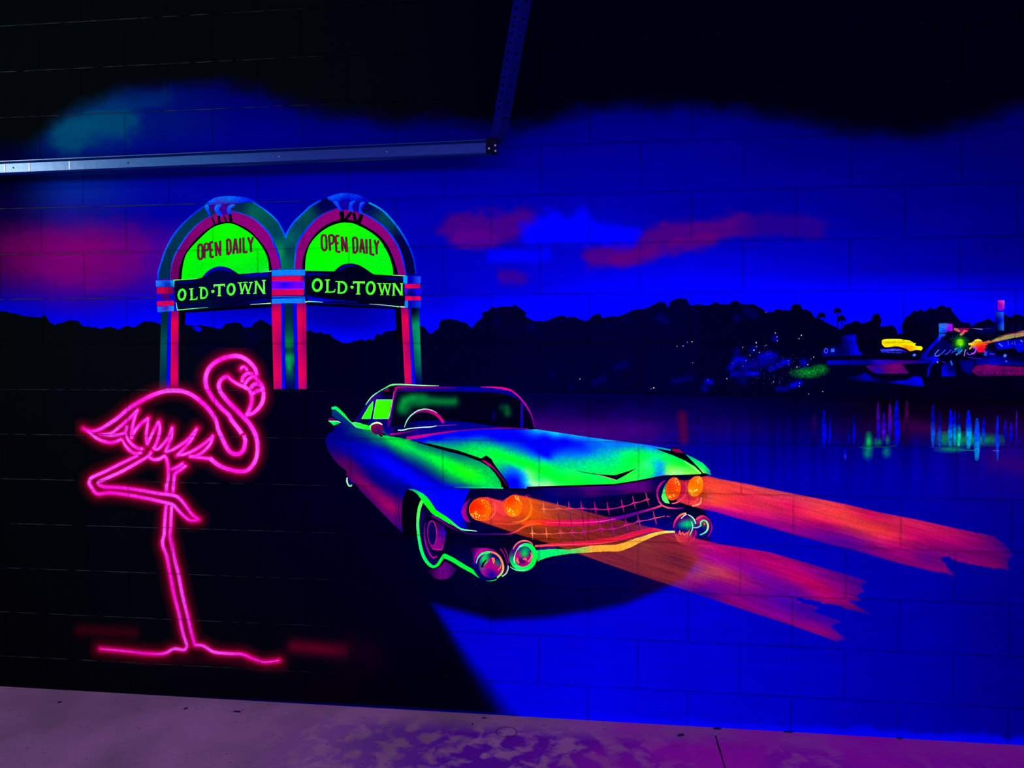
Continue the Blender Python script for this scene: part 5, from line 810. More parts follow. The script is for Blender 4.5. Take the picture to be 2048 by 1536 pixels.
# ---- hood
hood = [(818,877.5),(853.3,887),(891.6,896),(920,904),(961,917.7),(972,911),(983,919),(991,931),(1002,946),(1010,957),(1016.5,968),(1018,976),(1051.8,977.3),(1054.5,973.2),(1080,972),(1150,970),(1231,967.3),(1255,964),(1278.6,959.7),(1326,950.4),(1414,947.4),(1421.9,950),(1419,939.5),(1405,925.5),(1386,915),(1371.8,908.8),(1343.7,899),(1305,891.2),(1255.8,884.2),(1185.5,875.4),(1080,859.6),(1070.5,858.2),(1060,859),(1051.4,859),(996.7,857.5),(956,859),(914.7,862.6),(860,871.2),(838,878)]
hc = [(870,880,(0,0,255)),(900,870,(0,0,255)),(930,872,(0,0,255)),(970,868,(0,0,255)),(1000,878,(0,0,255)),(1040,870,(0,0,255)),(1060,892,(0,0,255)),(1085,908,(0,0,255)),(1080,885,(0,0,255)),(1098,898,(0,0,255)),(1110,885,(0,0,255)),(1096,915,(0,30,250)),(850,883,(0,20,240)),
    (1075,861,(0,170,255)),(1110,867,(0,184,255)),(1150,873,(0,140,255)),(1200,879,(0,150,255)),(1260,887,(0,110,255)),(1305,894,(0,110,255)),(1055,862,(0,70,255)),(1090,872,(0,20,255)),(1130,880,(0,0,255)),(1160,887,(0,24,250)),(1200,888,(0,90,240)),(1240,893,(0,120,220)),(1120,906,(0,70,255)),(1145,898,(0,50,250)),(1175,905,(0,90,246)),(1200,899,(0,130,220)),(1150,912,(0,120,230)),(1110,916,(0,130,220)),
    (862,884,(0,110,140)),(880,889,(0,156,120)),(905,892,(0,150,130)),(920,898,(0,190,90)),(945,890,(0,190,100)),(960,903,(0,220,80)),(985,896,(0,220,100)),(1000,905,(0,252,60)),(1020,905,(0,200,130)),(1020,915,(0,255,40)),(1040,920,(0,255,50)),(1065,915,(0,160,200)),(1060,925,(0,255,44)),(1000,922,(0,230,80)),(1015,925,(0,230,90)),(1035,932,(0,240,100)),(1000,935,(0,190,120)),
    (1012,935,(0,150,180)),(1020,942,(0,100,235)),(1028,938,(0,110,235)),(1025,955,(0,20,255)),(1035,962,(0,0,255)),(1045,948,(0,130,250)),(1025,972,(0,0,236)),(1042,974,(0,30,240)),(1050,966,(0,150,250)),(1052,958,(0,190,230)),(1040,943,(0,150,220)),(1045,935,(0,250,110)),
    (1053,940,(70,255,120)),(1059,952,(110,255,150)),(1062,964,(150,255,170)),(1080,967,(130,255,160)),(1098,966,(120,255,140)),(1075,958,(30,255,110)),(1085,945,(0,255,50)),(1070,937,(0,255,50)),(1095,930,(0,240,90)),(1090,920,(0,170,200)),(1120,928,(0,196,150)),(1145,922,(0,190,160)),(1120,944,(0,246,80)),(1160,935,(0,220,130)),(1180,922,(0,210,140)),(1215,930,(0,226,120)),(1230,910,(0,206,170)),(1190,912,(0,160,200)),(1250,905,(0,236,120)),(1270,920,(0,255,60)),(1250,935,(0,250,70)),
    (1110,960,(0,255,54)),(1150,955,(20,255,60)),(1200,955,(0,250,84)),(1160,965,(0,255,50)),(1225,960,(10,250,60)),(1260,950,(40,255,70)),(1270,955,(30,255,80)),(1292,948,(20,255,84)),(1295,930,(40,255,130)),(1290,940,(30,255,110)),(1308,935,(0,230,150)),(1305,945,(20,250,110)),(1318,942,(0,140,255)),(1321,930,(0,150,245)),(1314,922,(0,210,190)),(1314,950,(0,130,240)),(1327,940,(0,190,170)),
    (1333,936,(80,255,90)),(1336,945,(150,255,120)),(1355,943,(150,255,140)),(1380,944,(110,255,70)),(1350,930,(40,255,60)),(1340,915,(0,250,70)),(1320,910,(0,236,110)),(1370,926,(0,255,50)),(1300,900,(0,190,190)),(1290,908,(0,250,80)),(1335,903,(0,190,160)),(1360,910,(0,180,150)),(1400,937,(60,255,80)),(1385,918,(0,200,120)),(1410,932,(0,230,120)),(1418,944,(0,150,150)),(1405,945,(110,255,80)),(1395,925,(0,230,110))]
fill('hood', hood, hc, car, 16.4, smooth=False, step=2.6, tex=(.09, 5, 4, .3), flow=(.2, .62))
strokes('hood_edge_line', [(K3([(1400,642),(1560,590)]), [.1,.1], (60,255,80)), (K3([(1640,580),(1740,650),(1840,722)]), [.6,1.6,1.6], (190,255,190)), ([(914,861),(960,858),(1000,856.6),(1050,858)], .8, (0,0,150))], car, 16.8)
fill('hood_gap', K2([(-320,905),(-240,940),(0,968),(400,1062),(740,1178),(790,1190),(820,1136),(900,1190),(950,1280),(1050,1420),(1130,1536)]) + K5([(830,80),(860,206),(780,206),(752,170),(740,90),(700,20)]) + K2([(1040,1536),(960,1410),(870,1310),(740,1230),(500,1140),(240,1075),(0,1005),(-200,945)]), (0,0,10), car, 17, smooth=False)
fill('hood_spear', K2([(750,1207),(800,1210),(890,1270),(912,1302),(870,1300),(820,1258)]), (186,0,124), car, 17.4, smooth=False); strokes('hood_spear_line', [(K2([(905,1300),(1000,1400),(1085,1515),(1130,1590)]), [3.4,2.6,2,1.4], [(150,0,130),(90,0,100),(70,0,90)])], car, 17.4)
strokes('fender_sill', [(K5([(65,174),(300,178),(520,182),(780,192)]), [1,2,2.4,2.6], [(0,120,110),(0,200,110),(0,220,120),(40,230,120)])], car, 17.2)
fill('hood_emblem', K3([(405,688),(560,712),(700,732),(850,740),(900,726),(1000,696),(1100,660),(980,735),(870,795),(760,765),(640,734),(500,712)]), [K3(500,708)+((0,40,30),),K3(850,760)+((0,0,26),),K3(1000,710)+((0,0,22),)], car, 17, smooth=False)
strokes('emblem_edge', [(K3([(640,728),(760,762),(868,795)]), [.6,1.1,1.2], (230,110,150))], car, 17.3)
fill('far_fin', K3([(1292,432),(1400,448),(1485,462),(1495,425),(1580,432),(1645,492),(1720,570),(1800,652),(1850,714),(1905,726),(1905,742),(1840,738),(1830,712),(1760,640),(1640,570),(1500,510),(1380,465)]), (0,0,14), car, 17.2, smooth=False)
fill('far_fin_cap', K3([(1498,440),(1580,440),(1632,490),(1560,482),(1505,466)]), (136,0,76), car, 17.6, smooth=False)
strokes('hood_lip', [([(1018,978),(1052,978.5),(1056,975.5),(1080,974),(1231,969),(1279,961.5),(1326,952.5),(1414,949.5)], 3.4, (0,0,20), False)], car, 17)
# ---- grille, tinted by nothing: bars of crosses
def gcol(x): return tuple(np.interp(x, [1060,1110,1160,1230,1330], [c[j] for c in ((255,130,90),(250,100,80),(220,30,140),(210,20,160),(230,70,140))][0:5]) for j in range(3))
row1 = [K3(*p) for p in [(45,1125),(205,1120),(335,1118),(475,1115),(630,1122),(775,1125),(940,1095),(1070,1055),(1220,1015)]]
row2 = [K5(1205,850)] + [K3(*p) for p in [(75,1405),(235,1395),(370,1390),(500,1385),(690,1350),(825,1350),(985,1305),(1125,1262),(1305,1228)]]
gi = []
for R_, dx in ((row1, .12), (row2, .1)):
    for a, b in zip(R_[:-1], R_[1:]): m = ((a[0]+b[0])/2, (a[1]+b[1])/2 + 1.2); gi.append(([a, m, b], [2.4,1.5,2.4], [gcol(a[0]), tuple(.85*c for c in gcol(m[0])), gcol(b[0])]))
    for (x, y) in R_:
        c = gcol(x); tl_ = (x - 1000) / 300 * 3.5
        gi.append(([(x-tl_, y-14), (x, y), (x+tl_, y+13)], [.8,3.2,.8], [tuple(.85*q for q in c), c, tuple(.6*q for q in c)])); gi.append(([(x-5, y+.5), (x, y), (x+5, y-.5)], [.8,3.2,.8], c))
gi.append(([row1[-1], (row1[-1][0]+5, row1[-1][1]-1)], [1.6,.5], gcol(1300))); gi.append(([row2[-1], K3(1420,1205)], [1.6,1.2], (240,90,90))); gi.append((K3([(1440,1205),(1480,1215)]), [3.4,1], (190,30,130)))
for (x0_, y0_), (x1_, y1_) in zip(row1[1:], row2[2:]): gi.append(([(x0_ - 2, y0_ - 26), (x0_, y0_), ((x0_+x1_)/2, (y0_+y1_)/2), (x1_, y1_), (x1_+1, y1_+20)], [1,2,2,2,1], (50,0,90,80)))
fb = fill('grille', [(1040,992),(1080,990),(1150,996),(1230,990),(1300,985),(1313,1000),(1322,1016),(1335,1030),(1342,1040),(1320,1046),(1290,1052),(1250,1070),(1200,1082),(1130,1086),(1080,1084),(1045,1074),(1050,1050),(1060,1036)], [(1100,1000,(0,0,100)),(1060,1010,(20,0,60)),(1180,1000,(0,0,90)),(1200,1016,(0,0,54)),(1290,1010,(0,0,36)),(1240,1000,(0,0,60)),(1250,1030,(0,0,40)),(1300,1046,(0,0,120)),(1100,1070,(20,0,30)),(1200,1070,(30,0,40)),(1330,1034,(0,0,90))], car, 13.4, step=3.5)
strokes('grille_crosses', gi, fb, 20)
strokes('bumper_bar', [(K5([(1050,705),(1200,690),(1330,690),(1600,700),(2048,688)]) + K6([(350,735),(600,690),(850,622),(1050,565),(1190,520)]), [5,9,11,12,12,9,7,5,4,3.4], [(250,60,20),(250,70,20),(240,40,40),(220,0,90),(200,0,110),(110,0,150),(70,0,140),(190,20,140),(250,90,90)]),
    (K5([(0,705),(120,785),(250,845),(450,862),(650,858),(800,862),(880,855),(970,822),(1080,755),(1180,722),(1330,705)]), [1.6,2.4,2,1.6,3,2,3.4,3.4,4.4,5,4], [(70,0,80),(80,0,110),(60,0,120),(70,0,130),(150,0,140),(250,70,60),(255,84,40),(255,80,20)]),
    (K5([(1400,690),(1800,698),(2048,688)]) + K6([(350,742),(520,710)]), [.8,1.6,1.8,2,.8], (250,70,120)), (K5([(640,700),(850,716),(940,712),(1060,700)]), [1.4,2.4,2.4,1], (244,56,60))], car, 20)
strokes('front_bumper', [(K5([(1240,1036),(1360,1030),(1500,1020),(1800,1005),(2048,990)]) + K6([(300,1035),(500,1012),(750,945),(1000,878),(1100,868),(1240,890)]), [4,5,6,8,10,9,9,10,8,6,2], [(240,80,80),(230,40,60),(220,20,70),(230,20,60),(230,30,50),(220,10,80),(230,50,60)]), (K5([(1270,1085),(1400,1062),(1560,1062)]), [3,6,4], (56,0,104)),
    (K5([(1265,1180),(1340,1160),(1480,1135),(1600,1125),(1760,1115),(2048,1082)]) + K6([(200,1148),(400,1140),(560,1135),(700,1090),(820,1040),(950,990),(1080,940),(1240,905),(1385,900)]), [23,19,15,12,8,13,13,13,14,14,12,9,7,4.6,4], [(0,230,110),(0,240,110),(0,236,110),(30,220,100),(250,170,70),(255,166,56),(255,160,50),(255,170,50),(255,170,60),(240,180,70),(230,210,80),(190,230,120)])], car, 20, tex=(.12, 4, 3), label='bumper bar painted red above and yellow to green below')
strokes('bumper_line', [(K5([(1250,1045),(1600,1020),(2048,1003)]), [1.2,1.6,1], (250,90,110)), (K6([(0,1080),(300,1070),(560,1030)]), [1,1.4,.8], (250,80,100)), (K6([(560,1000),(800,920),(1050,866)]), [.8,1.6,1], (190,0,110))], car, 20.3)
# ---- lower green trims
strokes('fender_trim', [(K4([(425,205),(500,225),(560,258),(620,310),(670,370),(730,450),(800,540),(900,600),(1000,665),(1080,725),(1165,782),(1240,800),(1330,808),(1420,820)]), [.6,4,6.4,11,13,12,10,9.6,8.4,6.4,4.4,3,2,.8], [(0,140,140),(0,210,110),(0,240,60),(0,255,20),(0,255,10),(20,255,50),(60,255,130),(130,255,190),(190,240,230)])], car, 17.6)
strokes('lower_fender_shade', [(K4([(760,590),(870,650),(1000,740),(1150,820)]), [5,5,4,1], [(86,0,120),(80,0,110),(60,0,90)])], car, 13.4)
strokes('lower_trim', [(K4([(925,1175),(1050,1228),(1200,1320),(1350,1405),(1470,1478),(1560,1520),(1650,1520),(1730,1475),(1780,1400),(1795,1330)]), [9.5,9,8.4,8,8,7,7.4,7,5,2.4], [(0,250,60),(0,250,70),(0,246,50),(10,250,60),(0,250,70),(90,250,110),(200,190,110)])], car, 14.6)
# ---- fog lamps in the bumper
def lamp_group(nm, uv):
    g_ = thing(nm, None, None, uv); del g_['label']; del g_['category']; g_.parent = car; g_.location = Vector(g_.location) - Vector(car.location); return g_
fg = lamp_group('fog_lamp', K5(590,1320))
fill('pod', K5([(200,1030),(330,1060),(480,1062),(620,1080),(720,1130),(790,1240),(800,1380),(740,1490),(600,1540),(470,1530),(380,1440),(330,1330),(330,1180),(290,1100)]), [K5(300,1080)+((10,0,50),),K5(400,1120)+((120,0,130),),K5(560,1085)+((150,0,140),),K5(360,1300)+((24,0,110),),K5(700,1120)+((30,0,60),),K5(600,1300)+((0,0,84),)], fg, 15, step=2.5)
strokes('pod_highlight', [(K5([(355,1290),(375,1190),(440,1110),(530,1080),(640,1090)]), [1,3.4,6.4,4.4,1], [(110,0,130),(200,0,150),(190,0,150),(120,0,120)])], fg, 15.4)
fill('lens', ell(K5(592,1325), 165*K5.k, 180*K5.k, -15), [K5(450,1290)+((0,90,110),),K5(520,1180)+((0,210,90),),K5(600,1190)+((0,30,110),),K5(500,1290)+((0,220,90),),K5(600,1440)+((14,0,150),),K5(560,1330)+((170,0,140),),K5(610,1250)+((190,0,130),),K5(690,1280)+((0,110,100),),K5(700,1350)+((190,0,110),),K5(480,1450)+((200,0,150),),K5(720,1220)+((0,0,110),)], fg, 15.8, step=1.6)
fill('reflection', K5([(480,1345),(560,1270),(610,1205),(640,1260),(660,1330),(560,1360)]), (170,0,130), fg, 16.2, smooth=False); fill('reflection', K5([(610,1205),(650,1205),(660,1260),(635,1300)]), (255,120,70), fg, 16.4, smooth=False)
strokes('rim', [(K5([(385,1290),(410,1210),(470,1150),(560,1128),(600,1125)]), [1.6,2.4,4.6,5,2], [(110,220,220),(90,240,170),(20,240,90),(140,240,130)]), (K5([(590,1122),(660,1140),(730,1200),(770,1290),(778,1370),(750,1440),(690,1500)]), [3,4,4,4,4.4,4.4,3], [(250,120,110),(255,130,90),(250,150,100),(220,190,110),(120,230,100)]), (K5([(700,1390),(740,1350),(745,1310)]), [1,2,1], (255,120,80)), (K5([(470,1350),(490,1290),(540,1230)]), [3,4.6,1], (0,0,16))], fg, 16.8)
strokes('bumper_ribs', [(K5([(738,1078),(790,1150),(825,1240),(838,1320),(820,1400),(790,1470)]), [2,1.6,1.4,1,1,1.4], [(200,0,150),(150,0,130),(120,0,110),(190,0,120)]), (K5([(795,1070),(835,1150),(858,1240),(862,1290)]), [1.6,1.6,1.8,1], [(170,0,140),(160,0,150),(190,30,160)]), (K5([(760,1480),(820,1440),(850,1370),(852,1320)]), [2.6,2.4,2.4,1.6], (160,230,200))], car, 16.2)
fg = lamp_group('fog_lamp', K5(1075,1200))
fill('pod', ell(K5(1070,1195), 202*K5.k, 212*K5.k), [K5(930,1100)+((60,0,110),),K5(960,1010)+((90,0,120),),K5(1080,980)+((100,0,110),),K5(900,1280)+((0,210,100),),K5(1000,1380)+((0,240,110),),K5(1200,1300)+((0,240,100),),K5(1260,1200)+((0,240,100),),K5(1220,1050)+((0,236,90),)], fg, 16, step=2)
strokes('rim', [(K5([(925,1085),(960,1020),(1030,970),(1110,960),(1180,985),(1215,1020)]), [2,2.6,3,3.2,2.4,1], (255,110,110)), (K5([(1010,1050),(1100,1015),(1180,1040),(1230,1110),(1240,1200),(1210,1290),(1130,1350),(1030,1360),(950,1320)]), [3,6,8,8.6,8.6,8,7,5,5], [(40,240,130),(0,250,100),(0,250,60),(0,240,80),(60,250,140)]), (K5([(945,1290),(940,1220),(970,1130),(1010,1060),(1060,1025)]), [1,2.6,2.6,2,1], (190,255,230)), (K5([(880,1340),(960,1385),(1060,1395),(1150,1365)]), [1,2,2,1], (110,250,180))], fg, 16.6)
fill('lens', ell(K5(1078,1190), 126*K5.k, 150*K5.k, 15), [K5(1090,1100)+((0,170,100),),K5(1090,1160)+((0,210,90),),K5(1010,1180)+((190,0,120),),K5(1060,1260)+((30,0,110),),K5(1060,1300)+((150,0,120),),K5(1130,1220)+((180,0,110),),K5(1180,1160)+((90,0,110),),K5(1040,1080)+((0,80,110),)], fg, 17, step=1.6)
strokes('reflection', [(K5([(1185,1130),(1195,1190),(1160,1250),(1140,1270)]), [1.6,3,2.6,1], (255,120,120)), (K5([(990,1210),(985,1250),(1010,1285)]), [2,5,3], (255,110,60)), (K5([(1070,1235),(1100,1220),(1125,1250)]), [2,5,1.6], (250,90,120))], fg, 17.4)
fg = lamp_group('fog_lamp', K6(1550,830))
fill('lens', ell(K6(1530,835), 160*K6.k, 175*K6.k), [K6(1440,750)+((70,0,110),),K6(1550,700)+((60,0,104),),K6(1550,790)+((0,200,130),),K6(1600,800)+((0,220,120),),K6(1480,800)+((0,140,140),),K6(1450,880)+((0,0,120),),K6(1540,880)+((20,0,100),),K6(1560,970)+((250,70,70),),K6(1480,950)+((220,40,70),),K6(1660,850)+((50,0,110),)], fg, 16, step=1.6)
strokes('rim', [(K6([(1365,840),(1385,760),(1430,690),(1490,645),(1550,630)]), [2.4,4,4,3.4,3], [(200,0,130),(230,30,110),(255,110,80),(255,190,150)]), (K6([(1475,710),(1520,665),(1560,645)]), [1.2,1.8,1.6], (230,255,240)), (K6([(1575,650),(1630,680),(1670,725),(1690,785)]), [1.6,2.2,2.4,2], (190,250,240)), (K6([(1690,880),(1690,940),(1650,980),(1600,990)]), [3,4,3,1], (180,0,140)), (K6([(1625,750),(1645,800),(1640,870),(1600,950)]), [1.2,2.4,2.2,1.4], (130,240,200))], fg, 16.6)
strokes('reflection', [(K6([(1440,950),(1458,880),(1470,950),(1500,905),(1520,950),(1560,910),(1570,940),(1600,870)]), [1.6,1.6,2.4,1.8,2.4,1.8,3,1.6], (255,100,90), False)], fg, 16.8)
fill('cup', K6([(1385,920),(1430,960),(1500,990),(1600,995),(1680,985),(1660,1040),(1590,1085),(1500,1080),(1430,1040),(1400,980)]), [K6(1500,1010)+((240,60,70),),K6(1600,1020)+((230,50,70),),K6(1560,1070)+((220,60,50),),K6(1420,990)+((240,110,70),)], fg, 16.2, step=2)
fg = lamp_group('fog_lamp', K6(1800,830))
fill('lens', ell(K6(1800,830), 125*K6.k, 150*K6.k), [K6(1740,720)+((190,10,110),),K6(1830,710)+((130,0,120),),K6(1800,900)+((0,0,120),),K6(1760,850)+((0,0,110),),K6(1880,800)+((60,0,120),),K6(1800,780)+((60,80,120),)], fg, 15.6, step=1.8)
strokes('rim', [(K6([(1695,725),(1740,690),(1800,672),(1860,700),(1905,760),(1925,840),(1905,910),(1865,975)]), [3,5,3.4,2,2.4,2.6,2.4,1.2], [(240,60,90),(230,50,100),(150,0,120),(170,0,140),(150,0,130)]), (K6([(1765,820),(1765,760),(1800,735),(1840,745),(1870,800),(1865,860),(1830,910),(1750,948)]), [2.4,3,3,3.4,4,3.6,3.4,1.6], [(110,220,140),(130,240,170),(110,230,140),(150,240,110),(250,200,110),(90,240,170),(60,230,210)]), (K6([(1660,838),(1710,840),(1760,815)]), [1.6,2,2.4], (120,230,230)), (K6([(1790,780),(1800,810)]), [3.4,3.4], (110,30,40)), (K6([(1810,770),(1822,800)]), [2,3], (255,120,70))], fg, 16.8)
# ---- headlamps
def head(nm, c, rx, ry, a, ctl, sp, lay=20.4):
    g_ = fill(nm, ell(c, rx, ry, a), ctl, car, lay, step=1.8, tex=(.12, 3, 3)); 
    dots('lamp_sparkle', [(c[0] + x, c[1] + y, r, col) for x, y, r, col in sp], g_, lay + .5, 6)
    strokes('lamp_rim', [(ell(c, rx, ry, a) + [ell(c, rx, ry, a)[0]], 1.5, [(255,60,30),(255,120,20),(230,70,20),(255,40,20)])], g_, lay + .4); return g_
def spk(L, K, c): return [(K(x, y)[0] - c[0], K(x, y)[1] - c[1], r, random.choice([(255,200,60),(255,170,50),(255,220,120)])) for x, y, r in L]
strokes('lamp_housing', [(K5([(300,350),(230,430),(205,540),(240,640),(300,690)]), [2,7,10,8,3], [(60,0,110),(150,0,150),(170,0,140),(110,0,130)]), (K5([(700,420),(730,380),(760,370)]), [3,5,3], (110,0,130)), (K5([(1100,300),(1150,290),(1180,340)]), [2,3,2], (80,0,110)),
    (K6([(1250,148),(1185,195),(1140,270),(1128,350),(1145,430),(1185,500),(1240,535),(1310,552),(1440,560),(1520,545)]), [1,3.4,3.6,3.4,3.4,3.4,3,3.4,2.4,1], [(150,0,150),(210,0,150),(200,0,140),(190,20,150),(240,70,110),(250,120,110),(190,0,150),(120,0,130)])], car, 16.6)
fill('lamp_bezel', K6([(1262,180),(1215,280),(1205,330),(1190,390),(1205,440),(1240,475),(1312,492),(1290,440),(1250,360),(1240,270)]), [K6(1230,230)+((0,150,140),),K6(1225,300)+((60,230,110),),K6(1220,400)+((80,255,100),),K6(1280,480)+((110,255,110),)], car, 17, step=2, smooth=False)
c = K5(450,500); head('headlamp', c, 166*K5.k, 160*K5.k, -25, [K5(330,470)+((255,24,0),),K5(400,400)+((255,50,0),),K5(540,400)+((255,96,0),),K5(560,560)+((255,100,0),),K5(400,500)+((255,60,0),),K5(460,620)+((255,70,0),),K5(430,470)+((255,30,0),)], spk([(470,370,1.6),(500,365,1.2),(480,400,1.4),(545,385,1),(510,410,1),(530,450,1.2),(580,480,1.2),(460,420,1),(380,540,2.6),(375,570,2.2),(400,570,1.8),(320,575,1.8),(340,600,1.6),(385,610,1.8),(430,590,1.8),(420,620,1.6),(460,610,1),(490,590,1.4),(515,590,1.2),(350,560,1),(450,640,1)], K5, c))
c = K5(940,448); head('headlamp', c, 132*K5.k, 160*K5.k, 12, [K5(900,350)+((255,50,0),),K5(870,430)+((255,70,0),),K5(960,450)+((255,100,0),),K5(900,560)+((255,130,0),),K5(1030,400)+((255,90,10),),K5(990,540)+((255,110,0),)], spk([(960,315,1.6),(1000,320,1.8),(985,350,1.8),(1010,370,1.6),(965,340,1.2),(1030,400,1.6),(975,400,1),(1050,420,1),(840,480,2),(880,500,2.4),(870,530,1.6),(920,530,1.6),(930,570,2),(960,580,1),(985,520,1.4),(850,520,1.2),(1010,350,1.2)], K5, c))
c = K6(1362,272); head('headlamp', c, 108*K6.k, 166*K6.k, 10, [K6(1330,200)+((250,60,10),),K6(1360,270)+((246,56,10),),K6(1400,150)+((255,80,20),),K6(1330,370)+((255,96,10),),K6(1420,280)+((255,80,0),),K6(1370,420)+((255,60,20),)], spk([(1405,130,1.6),(1390,160,1.8),(1395,190,1.6),(1430,170,1.4),(1445,205,1.6),(1420,290,1.6),(1310,385,2.6),(1330,400,1.8),(1365,360,1.8),(1375,380,1.2),(1385,210,1)], K6, c))
dots('lamp_speckle', [(c[0] + random.uniform(-12, 10), c[1] + random.uniform(-15, 12), random.uniform(.5, .9), (190,20,10)) for _ in range(60)], car, 21.2, 5)
c = K6(1692,236); head('headlamp', c, 112*K6.k, 150*K6.k, 18, [K6(1650,180)+((250,100,0),),K6(1700,240)+((255,110,0),),K6(1650,300)+((255,140,0),),K6(1750,200)+((255,120,0),),K6(1700,360)+((255,120,10),),K6(1770,150)+((250,130,30),)], spk([(1745,100,1.8),(1735,130,1.8),(1765,120,1.6),(1720,150,1.6),(1725,180,1.4),(1780,150,1.2),(1690,150,1.2),(1605,295,1.8),(1625,315,2.2),(1650,320,2.2),(1680,300,2.4),(1705,290,2),(1640,345,1.6)], K6, c))
strokes('lamp_cowl', [(K5([(910,686),(1020,680),(1110,642),(1170,570),(1192,470),(1165,370),(1110,300)]), [1.4,3,4.4,5,5,3.4,1], [(255,80,60),(255,110,30),(255,120,10),(255,110,10),(255,90,30),(250,60,40)]), (K5([(720,410),(735,470),(760,540),(800,590)]), [4,7,7,4], (250,50,70)), (K5([(650,400),(665,470),(650,560),(590,630),(500,670)]), [1.4,3,3,3,1.4], (255,90,60)),
    (K6([(1340,488),(1410,475),(1490,420),(1550,350)]), [2,3,4,5], [(255,110,100),(240,60,80),(230,40,80)]), (K6([(1590,490),(1680,470),(1730,410)]), [3,8,5], (240,60,60)), (K6([(1640,522),(1730,500),(1765,460),(1768,400)]), [3,4,3,1.6], [(255,140,100),(255,150,120),(255,120,110)]), (K6([(1545,150),(1555,250),(1545,340)]), [1,1.4,1], (240,50,110))], car, 20, each=True)

# ================================================================ painted headlamp beams
def rag(pts):
    out = []
    for k, ((a, b), (c_, d)) in enumerate(zip(pts[:-1], pts[1:])):
        m = max(1, int(math.hypot(c_ - a, d - b) / 3.5))
        for j in range(m): t = j / m; q = 1.6 if j else .6; out.append((a + (c_ - a) * t + random.uniform(-q, q) * 1.6, b + (d - b) * t + random.uniform(-q, q)))
    return out + [pts[-1]]
L_ctl = [(990,1010,(255,60,60,235)),(1000,1030,(250,50,60,225)),(975,1040,(240,60,40,190)),(1015,1000,(255,60,70,200)),(960,1030,(250,60,30,200)),(1030,1010,(255,90,10,220)),(1060,1005,(250,90,10,205)),(1065,1030,(255,84,10,205)),(1090,1015,(230,80,10,140)),(1040,1050,(200,70,10,130)),(1100,1040,(240,80,10,144)),(1130,1020,(230,80,10,89)),(1120,1060,(230,70,20,80)),(1150,1040,(230,70,20,80)),(1060,1070,(200,60,10,110)),(1180,1040,(230,60,30,76)),(1200,1030,(225,64,20,59)),(1180,1075,(220,60,30,80)),(1250,1060,(225,64,30,43)),(1160,1100,(220,70,40,85)),
    (1220,1110,(225,64,30,68)),(1260,1100,(225,70,25,68)),(1290,1090,(225,80,20,71)),(1240,1130,(225,64,40,65)),(1290,1140,(225,64,45,68)),(1330,1100,(225,64,35,62)),(1330,1130,(225,64,45,62)),(1340,1155,(225,64,50,68)),(1370,1110,(225,64,35,65)),(1385,1140,(225,64,35,68)),(1405,1090,(202,20,114,190)),(1415,1115,(176,10,144,210)),(1400,1150,(193,60,94,170)),(1440,1145,(202,60,84,210)),(1470,1155,(193,30,94,200)),(1395,1175,(130,0,130,170)),(1430,1165,(140,0,140,200)),(1450,1110,(176,0,124,225)),(1480,1130,(154,0,154,215)),(1500,1120,(167,0,124,225)),(1540,1135,(181,0,114,225)),(1570,1145,(181,0,110,225)),(1520,1150,(132,0,164,200)),(1600,1160,(193,0,98,225)),(1640,1170,(181,0,98,225)),(1640,1150,(132,0,134,200)),(1590,1175,(124,0,154,200)),(1680,1180,(140,0,124,210)),(1650,1195,(181,0,114,220)),(1700,1200,(124,0,124,190)),(1700,1215,(123,0,124,190)),(1735,1170,(106,0,124,50)),(1740,1222,(106,0,124,50)),
    (1480,1190,(130,0,140,190)),(1460,1200,(149,0,124,200)),(1540,1180,(120,0,150,180)),(1560,1200,(89,0,184,170)),(1560,1225,(124,0,154,200)),(1600,1215,(80,0,174,140)),(1590,1245,(132,0,134,205)),(1630,1225,(80,0,174,110)),(1640,1258,(140,0,124,210)),(1670,1270,(140,0,134,120)),(1670,1245,(89,0,174,90)),(1400,1180,(89,0,164,150)),(1745,1230,(110,0,120,20)),(1695,1280,(120,0,130,40)),(1690,1242,(120,0,130,60))]
bl = [(946,1000),(958,994),(975,993),(1005,1001),(1013,995),(1030,988),(1043,990),(1147,1015),(1197,1028),(1300,1053),(1391,1075),(1440,1087),(1539,1103),(1600,1121),(1655,1137),(1700,1150),(1724,1157),(1738,1164),(1722,1171),(1731,1184),(1712,1190),(1722,1200),(1700,1203),(1745,1228),(1725,1226),(1680,1213),(1620,1200),(1590,1195),(1605,1206),(1640,1213),(1628,1222),(1686,1243),(1662,1252),(1692,1277),(1672,1283),(1630,1267),(1587,1252),(1484,1218),(1348,1173),(1276,1150),(1160,1109),(1100,1088),(1036,1069),(984,1051),(960,1043),(944,1036),(938,1020)]
tagit(fill('painted_light_beam', bl[:17] + rag(bl[17:31]) + bl[31:], [(a, b, tuple(c)) for a, b, c in L_ctl], None, 19.6, smooth=False, step=2.4, tex=(.20, 60, 3.2, .3), feather=2.4, flow=(.29, .4)), 'orange to crimson painted beam from the two nearer headlamps across the grille and road', 'painted light beam', 'painted headlamp beams')
